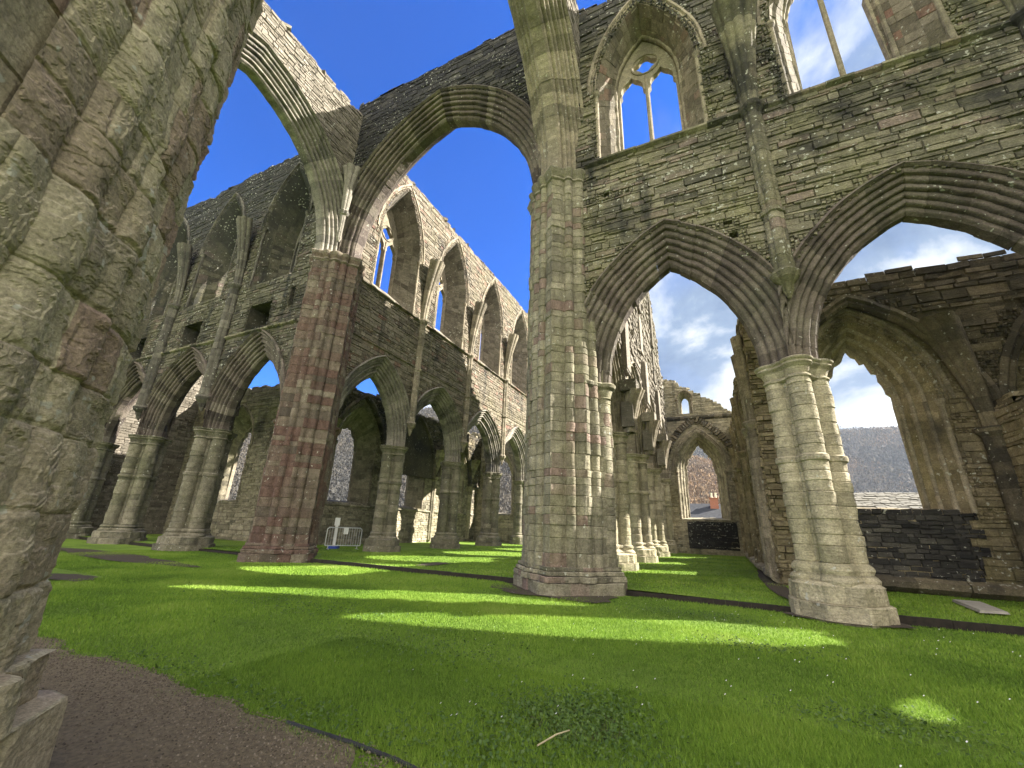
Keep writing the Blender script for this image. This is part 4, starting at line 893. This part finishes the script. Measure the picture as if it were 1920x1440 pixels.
mb = MB(); q = np.array([[(4.95, 13.75, 0.165), (5.5, 13.9, 0.165), (5.75, 15.75, 0.165), (5.2, 15.75, 0.165)]]); stones(mb, q, 0.03, (0.05, 0.06), 0.004)
tag(mb.build('stone_slab', M['slab']), 'pale flat slab lying in the grass before the chapel wall', 'slab')
B = thing('crowd_barrier', 'galvanised steel barrier standing by the far aisle wall', 'barrier', (-17.9, 17.3, 0.13))
ang = math.atan2(1.0, 0.62); L = 1.75; c0 = np.array((-17.95, 17.2, 0.13))
def bp(u, z, o=0.0): return (c0[0]+math.cos(ang)*u-math.sin(ang)*o, c0[1]+math.sin(ang)*u+math.cos(ang)*o, c0[2]+z)
mb = MB(); rr = 0.024
for a, b in (((-L/2, 0.18), (-L/2, 0.98)), ((-L/2, 0.98), (-L/2+0.1, 1.06)), ((-L/2+0.1, 1.06), (L/2-0.1, 1.06)), ((L/2-0.1, 1.06), (L/2, 0.98)), ((L/2, 0.98), (L/2, 0.18)), ((-L/2, 0.18), (L/2, 0.18))): tube(mb, bp(*a), bp(*b), rr, 8)
mb.build('frame', M['steel'], B)
for i in range(13):
    u = -L/2 + L*(i+1)/14; mb = MB(); tube(mb, bp(u, 0.18), bp(u, 1.06), 0.009, 6); mb.build('bar', M['steel'], B)
for u in (-L/2+0.15, L/2-0.15):
    mb = MB(); tube(mb, bp(u, 0.02, -0.3), bp(u, 0.02, 0.3), 0.022, 8); tube(mb, bp(u, 0.02), bp(u, 0.18), 0.022, 8); mb.build('foot', M['steel'], B)
mb = MB(); box(mb, bp(0.05, 0.9, -0.03), (0.24, 0.012, 0.32), ang); mb.build('notice', M['white'], B)
S = thing('sign_post', 'slim white sign post behind the steel barrier on a blue base', 'sign', (-18.6, 17.2, 0.13))
mb = MB(); box(mb, (-18.6, 17.2, 0.19), (0.5, 0.42, 0.12), 0.5); mb.build('base', M['blue'], S)
mb = MB(); box(mb, (-18.6, 17.2, 0.75), (0.15, 0.06, 1.1), 0.9); mb.build('post', M['white'], S)
mb = MB(); box(mb, (-18.6, 17.2, 1.48), (0.26, 0.03, 0.40), 0.9); mb.build('panel', M['white'], S)

# tufts of grass rooted in the wall heads
tm, *_ = attr_mat('wall_plant', [(0.06, 0.08, 0.03), (0.11, 0.13, 0.05), (0.19, 0.18, 0.09)], 0.8, trans=0.25)
tuft_rng = np.random.default_rng(41)
def tufts(root, F, s0, s1, top, cnt, half):
    r = tuft_rng; B_ = 12; x = r.uniform(s0, s1, cnt); z = np.array([top(v) for v in x]) - 0.05; t = r.uniform(-half, half, cnt)*0.4 + half*0.6; h = r.uniform(0.08, 0.28, cnt)
    P = F.P(x, z, t); d = r.normal(0, 0.6, (cnt, B_, 3)); d[..., 2] = np.abs(d[..., 2]) + 0.7; d /= np.linalg.norm(d, axis=2, keepdims=True)
    base = P[:, None, :] + r.normal(0, 0.05, (cnt, B_, 3))*np.array([1, 1, 0.2]); side_ = np.cross(d, r.normal(0, 1, (cnt, B_, 3))); side_ /= np.linalg.norm(side_, axis=2, keepdims=True); side_ *= 0.012
    V = np.stack([base-side_, base+side_, base + d*h[:, None, None]*r.uniform(0.5, 1.1, (cnt, B_, 1))], 2).reshape(-1, 3)
    c = np.zeros((cnt*B_, 3)); c[:, 0] = r.random(cnt*B_); mb = MB(); mb.add(V, None, np.arange(len(V)).reshape(-1, 3), c); o = mb.build('wall_plants', tm, root); o['kind'] = 'stuff'
tufts(WL, FT, -36, -16.6, ragged(22.2, 0.25, 14), 150, HT); tufts(WR, FT, -3, 3, topR, 30, HT); tufts(WN, FN, 12.8, 36, ragged(21.9, 0.12, 24), 90, HT)
tufts(WC, FC, 2, 12, ragged(10.75, 0.14, 74), 40, 0.6); tufts(WG, FG, -4, 2.5, ragged(topG, 0.16, 104), 40, 0.5); tufts(WNA, FNA, 17.5, 36, ragged(9.9, 0.2, 114), 60, 0.6)

# ------------------------------------------------------------------ houses beyond
def gable_roof(mb, c, size, z0, rise, rot=0.0, th=0.12):
    x, y = size[0]/2, size[1]/2; cs, sn = math.cos(rot), math.sin(rot)
    v = [(-x, -y, z0), (x, -y, z0), (x, 0, z0+rise), (-x, 0, z0+rise), (x, y, z0), (-x, y, z0)]; v += [(a, b, q+th) for a, b, q in v]
    v = [(c[0]+a*cs-b*sn, c[1]+a*sn+b*cs, q) for a, b, q in v]
    mb.add(v, [(6, 7, 8, 9), (9, 8, 10, 11), (0, 1, 7, 6), (4, 5, 11, 10), (0, 3, 2, 1), (3, 5, 4, 2), (1, 2, 8, 7), (2, 4, 10, 8), (0, 6, 9, 3), (3, 9, 11, 5)])
H = thing('house', 'slate roofed house with red brick chimney, framed by the end window', 'house', (-2, 64, -0.25))
mb = MB(); box(mb, (-2, 64, 1.55), (15, 7, 3.6)); mb.build('wall', M['render'], H)
mb = MB(); gable_roof(mb, (-2, 64), (15.6, 7.8), 3.3, 2.0); ro = mb.build('roof', M['slate'], H)
mb = MB(); box(mb, (-0.45, 63.0, 4.9), (1.0, 0.8, 2.2)); box(mb, (-0.45, 63.0, 6.05), (1.14, 0.94, 0.12)); ch_ = mb.build('chimney', M['brick'], ro)
for x in (-0.7, -0.2):
    mb = MB(); rings(mb, (x, 63.0, 6.1), polar([], core=0.14, n=16), [(0, 1, 0), (0.5, 0.85, 0), (0.55, 1.05, 0), (0.65, 1.0, 0)]); mb.build('chimney_pot', M['pot'], H)
mb = MB(); tube(mb, (-2.8, 63.4, 5.2), (-2.8, 63.4, 7.6), 0.025); tube(mb, (-3.2, 63.4, 7.4), (-1.2, 63.4, 7.5), 0.018); tube(mb, (-2.0, 63.4, 5.2), (-2.0, 63.4, 7.45), 0.02); mb.build('aerial', M['iron'], H)
H2 = thing('outbuilding', 'low stone slated outbuilding seen over the sill of the chapel window', 'outbuilding', (9, 29, -0.25))
mb = MB(); box(mb, (9, 29, 1.3), (14, 6, 3.1)); mb.build('wall', M['render'], H2)
mb = MB(); gable_roof(mb, (9, 29), (14.6, 6.8), 2.85, 1.0); q = []; rr = random.Random(6)
for k in range(11):
    x = 1.7 + rr.uniform(-0.2, 0)
    while x < 16.3:
        l = rr.uniform(0.25, 0.55); y0, y1 = 25.6 + 3.4*k/11, 25.6 + 3.4*(k+1)/11; f = lambda y: 2.97 + (y-25.6)/3.4
        q.append([(x, y0, f(y0)+0.02), (x+l, y0, f(y0)+0.02), (x+l, y1, f(y1)), (x, y1, f(y1))]); x += l + 0.01
stones(mb, np.array(q), 0.012, (0.01, 0.05), 0.006); mb.build('roof', M['stoneslate'], H2)
mb = MB(); tube(mb, (1.7, 25.55, 2.88), (16.3, 25.55, 2.88), 0.07, 8); mb.build('gutter', M['iron'], H2)

# ------------------------------------------------------------------ hills and woods
def hill_h(az, r):
    """terrain height: a near slope left and centre, a far ridge all round"""
    a = np.degrees(az)
    t1 = np.clip((r-110)/(330-110), 0, 1); t1 = t1*t1*(3-2*t1)
    left = np.interp(a, [-110, -60, -45, -35, -22, -8, -2, 4, 12, 60], [72, 72, 74, 84, 74, 50, 47, 34, 15, 8])
    t2 = np.clip((r-330)/(620-330), 0, 1); t2 = t2*t2*(3-2*t2)
    far = np.interp(a, [-110, -40, -20, -5, 5, 14, 22, 60], [120, 120, 120, 112, 116, 113, 108, 90])
    h = left*t1 + np.maximum(far - left, 0)*t2
    return h
azs = np.radians(np.linspace(-115, 65, 240)); rs = np.concatenate([[70, 90], np.linspace(110, 700, 60)]); AZ, RR = np.meshgrid(azs, rs)
HX, HY = RR*np.sin(AZ), RR*np.cos(AZ); HZ = hill_h(AZ, RR) - 0.3 + 3.5*fbm(np.stack([HX*0.012, HY*0.012, 0*HX], -1), 4, 3)*np.clip((RR-110)/150, 0, 1)
n = len(azs); ii, jj = np.meshgrid(np.arange(n-1), np.arange(len(rs)-1)); b0 = (jj*n+ii).ravel()
M['hill'] = simple_mat('hillside', (0.045, 0.045, 0.042), (0.085, 0.076, 0.064), 0.05, 0.95, 0.0)
tag(MB().add(np.stack([HX, HY, HZ], -1), np.stack([b0, b0+1, b0+1+n, b0+n], 1)).build('hill', M['hill'], None, True), kind='structure')
def crowns(cnt, a0, a1, r0, r1, size, seed, tone):
    r = np.random.default_rng(seed); az = np.radians(r.uniform(a0, a1, cnt)); rr_ = np.sqrt(r.uniform(r0**2, r1**2, cnt))
    x, y = rr_*np.sin(az), rr_*np.cos(az); z = hill_h(az, rr_); s = r.uniform(*size, cnt)
    K = 26; d = r.normal(0, 1, (cnt, K, 3)); d /= np.linalg.norm(d, axis=2, keepdims=True); d *= r.random((cnt, K, 1))**0.4
    c0_ = np.stack([x, y, z + s*0.5], -1)[:, None, :] + d*s[:, None, None]*np.array([0.55, 0.55, 0.75])
    V = c0_[:, :, None, :] + r.normal(0, 1, (cnt, K, 3, 3))*s[:, None, None, None]*np.array([0.075, 0.075, 0.12])
    T = np.arange(cnt*K*3).reshape(-1, 3)
    c = np.zeros((cnt, 3)); nb = fbm(np.stack([x*0.02, y*0.02, 0*x], -1), 3, 8); c[:, 0] = np.clip(tone + 0.22*nb + r.normal(0, 0.06, cnt), 0, 1)
    return V.reshape(-1, 3), T, np.repeat(c, K, 0)
wm = attr_mat('winter_wood', [(0.03, 0.031, 0.03), (0.052, 0.051, 0.048), (0.082, 0.07, 0.054), (0.19, 0.125, 0.07)], 0.95)
mb = MB()
for cnt, a0, a1, r0, r1, sz, sd, tn in ((17000, -62, -18, 125, 345, (2.2, 4.6), 1, 0.42), (6000, -10, 6, 140, 345, (3, 5.5), 2, 1.0), (8000, -12, 24, 345, 640, (5, 9), 3, 0.5), (5000, 6, 26, 150, 640, (4, 8), 4, 0.7)):
    V, T, c = crowns(cnt, a0, a1, r0, r1, sz, sd, tn); mb.add(V, None, T, c)
tag(mb.build('woodland', wm[0]), 'bare winter woodland covering the hillsides beyond the ruin', 'woodland', kind='stuff')

# ------------------------------------------------------------------ grass, clover and daisies
gm, gnt, gb, gpos, gcol = attr_mat('grass_blades', [(0.080, 0.145, 0.022), (0.140, 0.245, 0.030), (0.205, 0.325, 0.040), (0.28, 0.36, 0.085)], 0.75, trans=0.3)
def blades(cnt, x0, x1, y0, y1, hgt, wid, seed, z0=0.0, keep=None):
    r = np.random.default_rng(seed); x = r.uniform(x0, x1, cnt); y = r.uniform(y0, y1, cnt)
    if keep is not None: k = keep(x, y); x, y = x[k], y[k]
    n = len(x); d = np.hypot(x, y); th = r.uniform(0, 2*math.pi, n); ln = r.uniform(0.2, 0.9, n); h = r.uniform(*hgt, n); wd = wid*(0.7+0.6*r.random(n))*np.clip(d/5, 1, 3)
    z = z0 + 0.02*fbm(np.stack([x*0.25, y*0.25, 0*x], -1), 3, 5); nb = fbm(np.stack([x*0.6, y*0.6, 0*x+3], -1), 4, 21)
    h = h*(1+0.35*nb)
    a = np.stack([x+np.cos(th)*wd/2, y+np.sin(th)*wd/2, z-0.005], -1); b = np.stack([x-np.cos(th)*wd/2, y-np.sin(th)*wd/2, z-0.005], -1)
    ph = r.uniform(0, 2*math.pi, n); t = np.stack([x+np.cos(ph)*h*ln, y+np.sin(ph)*h*ln, z+h*np.sqrt(1-(ln*0.8)**2)], -1)
    V = np.stack([a, b, t], 1).reshape(-1, 3); c = np.zeros((n, 3)); c[:, 0] = np.clip(0.42 + 0.38*nb + r.normal(0, 0.17, n), 0, 1)
    return V, np.arange(3*n).reshape(-1, 3), c
def pier_free(x, y):
    k = np.ones(len(x), bool)
    for px, py, q in ((-4, 0, 1.7), (-4, 12.1, 1.75), (-15.9, 12.1, 1.8), (2.12, 12.1, 1.0)): k &= np.abs(x-px)+np.abs(y-py) > q*1.15
    k &= ~((y < 2.86 + 0.10*fbm(np.stack([x*1.3, 0*x, 0*x], -1), 4, 2) - 0.22*np.random.default_rng(len(x)).random(len(x))**3 + 0.10*fbm(np.stack([x*7, y*7, 0*x], -1), 2, 6)) & (x < -2.1))
    return k
def inview(x, y): return pier_free(x, y) & (np.arctan2(x, y) > -1.28) & (np.arctan2(x, y) < 0.66) & (np.hypot(x, y) > 2.3)
mb = MB()
for cnt, box_, hg, wd, sd, z0 in ((150000, (-5, 3.2, 2.2, 5.2), (0.03, 0.06), 0.006, 1, 0), (260000, (-14, 7.5, 2.5, 9), (0.03, 0.06), 0.007, 2, 0), (190000, (-23, 7, 6, 12.1), (0.03, 0.055), 0.008, 3, 0), (70000, (-22, 8, 12.2, 19), (0.03, 0.055), 0.009, 4, 0.13), (40000, (-16, 2, 19, 36), (0.03, 0.055), 0.010, 5, 0.13)):
    V, T, c = blades(cnt, *box_, hg, wd, sd, z0, inview); mb.add(V, None, T, c)
tag(mb.build('grass', gm), 'short green lawn grass', 'grass', kind='stuff')
cm, *_ = attr_mat('clover_leaf', [(0.04, 0.08, 0.02), (0.07, 0.125, 0.03), (0.11, 0.165, 0.055)], 0.6, trans=0.2)
mb = MB(); r = np.random.default_rng(8); pts = []
for cx, cy, rx, ry, cnt in ((-1.35, 4.2, 0.7, 0.75, 4200), (-1.9, 3.4, 0.9, 0.5, 700), (-3.6, 5.3, 1.6, 0.9, 800), (-7.5, 6.3, 2.6, 0.9, 1200), (1.2, 5.6, 0.9, 0.5, 500), (0.3, 8.1, 1.1, 0.5, 500), (-0.2, 3.6, 0.9, 0.5, 500), (-0.9, 10.3, 1.4, 0.5, 600), (-3.3, 3.1, 1.2, 0.25, 300), (-5.5, 3.2, 1.6, 0.25, 250)):
    pts.append(np.stack([r.normal(cx, rx*0.5, cnt), r.normal(cy, ry*0.5, cnt)], 1))
p = np.concatenate(pts); k = pier_free(p[:, 0], p[:, 1]); p = p[k]; n = len(p); s = r.uniform(0.008, 0.017, n); th = r.uniform(0, 6.28, n); z = r.uniform(0.02, 0.055, n)
tilt = r.normal(0, 0.4, (n, 2)); V = []
for a in range(5):
    ca, sa = np.cos(th+a*2*math.pi/5)*s, np.sin(th+a*2*math.pi/5)*s; V.append(np.stack([p[:, 0]+ca, p[:, 1]+sa, z+ca*tilt[:, 0]+sa*tilt[:, 1]], -1))
V = np.stack(V, 1).reshape(-1, 3); b = np.arange(n)[:, None]*5; c = np.zeros((n, 3)); c[:, 0] = r.random(n)
mb.add(V, None, np.concatenate([b+np.array(f) for f in ((0, 1, 2), (0, 2, 3), (0, 3, 4))]), np.tile(c, (3, 1)))
tag(mb.build('clover', cm), 'darker clover and weeds spreading in patches through the lawn', 'clover', kind='stuff')
mb = MB(); r = np.random.default_rng(17); n = 9000; x = r.uniform(-8.5, -1.8, n); y = 2.95 - np.abs(r.normal(0, 1, n))*0.55 + 0.1*fbm(np.stack([x*1.3, 0*x, 0*x], -1), 4, 2)
s = r.uniform(0.004, 0.012, n); th = np.arange(5)*2*math.pi/5; V = np.stack([x[:, None]+s[:, None]*np.cos(th)*r.uniform(0.6, 1.2, (n, 5)), y[:, None]+s[:, None]*np.sin(th)*r.uniform(0.6, 1.2, (n, 5)), np.full((n, 5), 0.031)], -1)
V = np.concatenate([V, np.stack([x, y, 0.031+s*0.8], -1)[:, None]], 1).reshape(-1, 3); b = np.arange(n)[:, None]*6; c = np.zeros((n, 3)); c[:, 0] = r.random(n)
pm, *_ = attr_mat('pebbles', [(0.05, 0.042, 0.032), (0.11, 0.09, 0.066), (0.20, 0.17, 0.13)], 0.9)
mb.add(V, None, np.concatenate([b+np.array(f) for f in ((0, 1, 5), (1, 2, 5), (2, 3, 5), (3, 4, 5), (4, 0, 5))]), np.tile(c, (5, 1))); tag(mb.build('pebbles', pm), 'loose pebbles and crumbs of soil on the gravel path', 'gravel', kind='stuff')
mb = MB(); r = np.random.default_rng(9); n = 190; x = r.uniform(-10, 4, n); y = r.uniform(3.2, 11.5, n); k = inview(x, y); x, y = x[k], y[k]; n = len(x); th = np.arange(6)*math.pi/3
s = 0.008; V = np.stack([x[:, None]+s*np.cos(th), y[:, None]+s*np.sin(th), np.full((n, 6), 0.065)+0.006*np.sin(th+1)], -1).reshape(-1, 3); b = np.arange(n)[:, None]*6
mb.add(V, None, np.concatenate([b+np.array(f) for f in ((0, 1, 2), (0, 2, 3), (0, 3, 4), (0, 4, 5))])); tag(mb.build('daisies', M['white']), 'tiny white daisies dotted over the lawn', 'daisies', kind='stuff')

hz = bpy.data.materials.new('haze'); hz.use_nodes = True; hn = hz.node_tree; hn.nodes.clear()
ho = N(hn, 'ShaderNodeOutputMaterial'); hv = N(hn, 'ShaderNodeVolumePrincipled'); hv.inputs['Color'].default_value = (0.70, 0.82, 1.0, 1); hv.inputs['Density'].default_value = 0.0002; hv.inputs['Anisotropy'].default_value = 0.2
hn.links.new(hv.outputs[0], ho.inputs['Volume'])
mb = MB(); box(mb, (0, 0, 72), (1900, 1900, 146.5)); tag(mb.build('haze', hz), 'thin pale haze filling the valley', 'haze', kind='stuff')
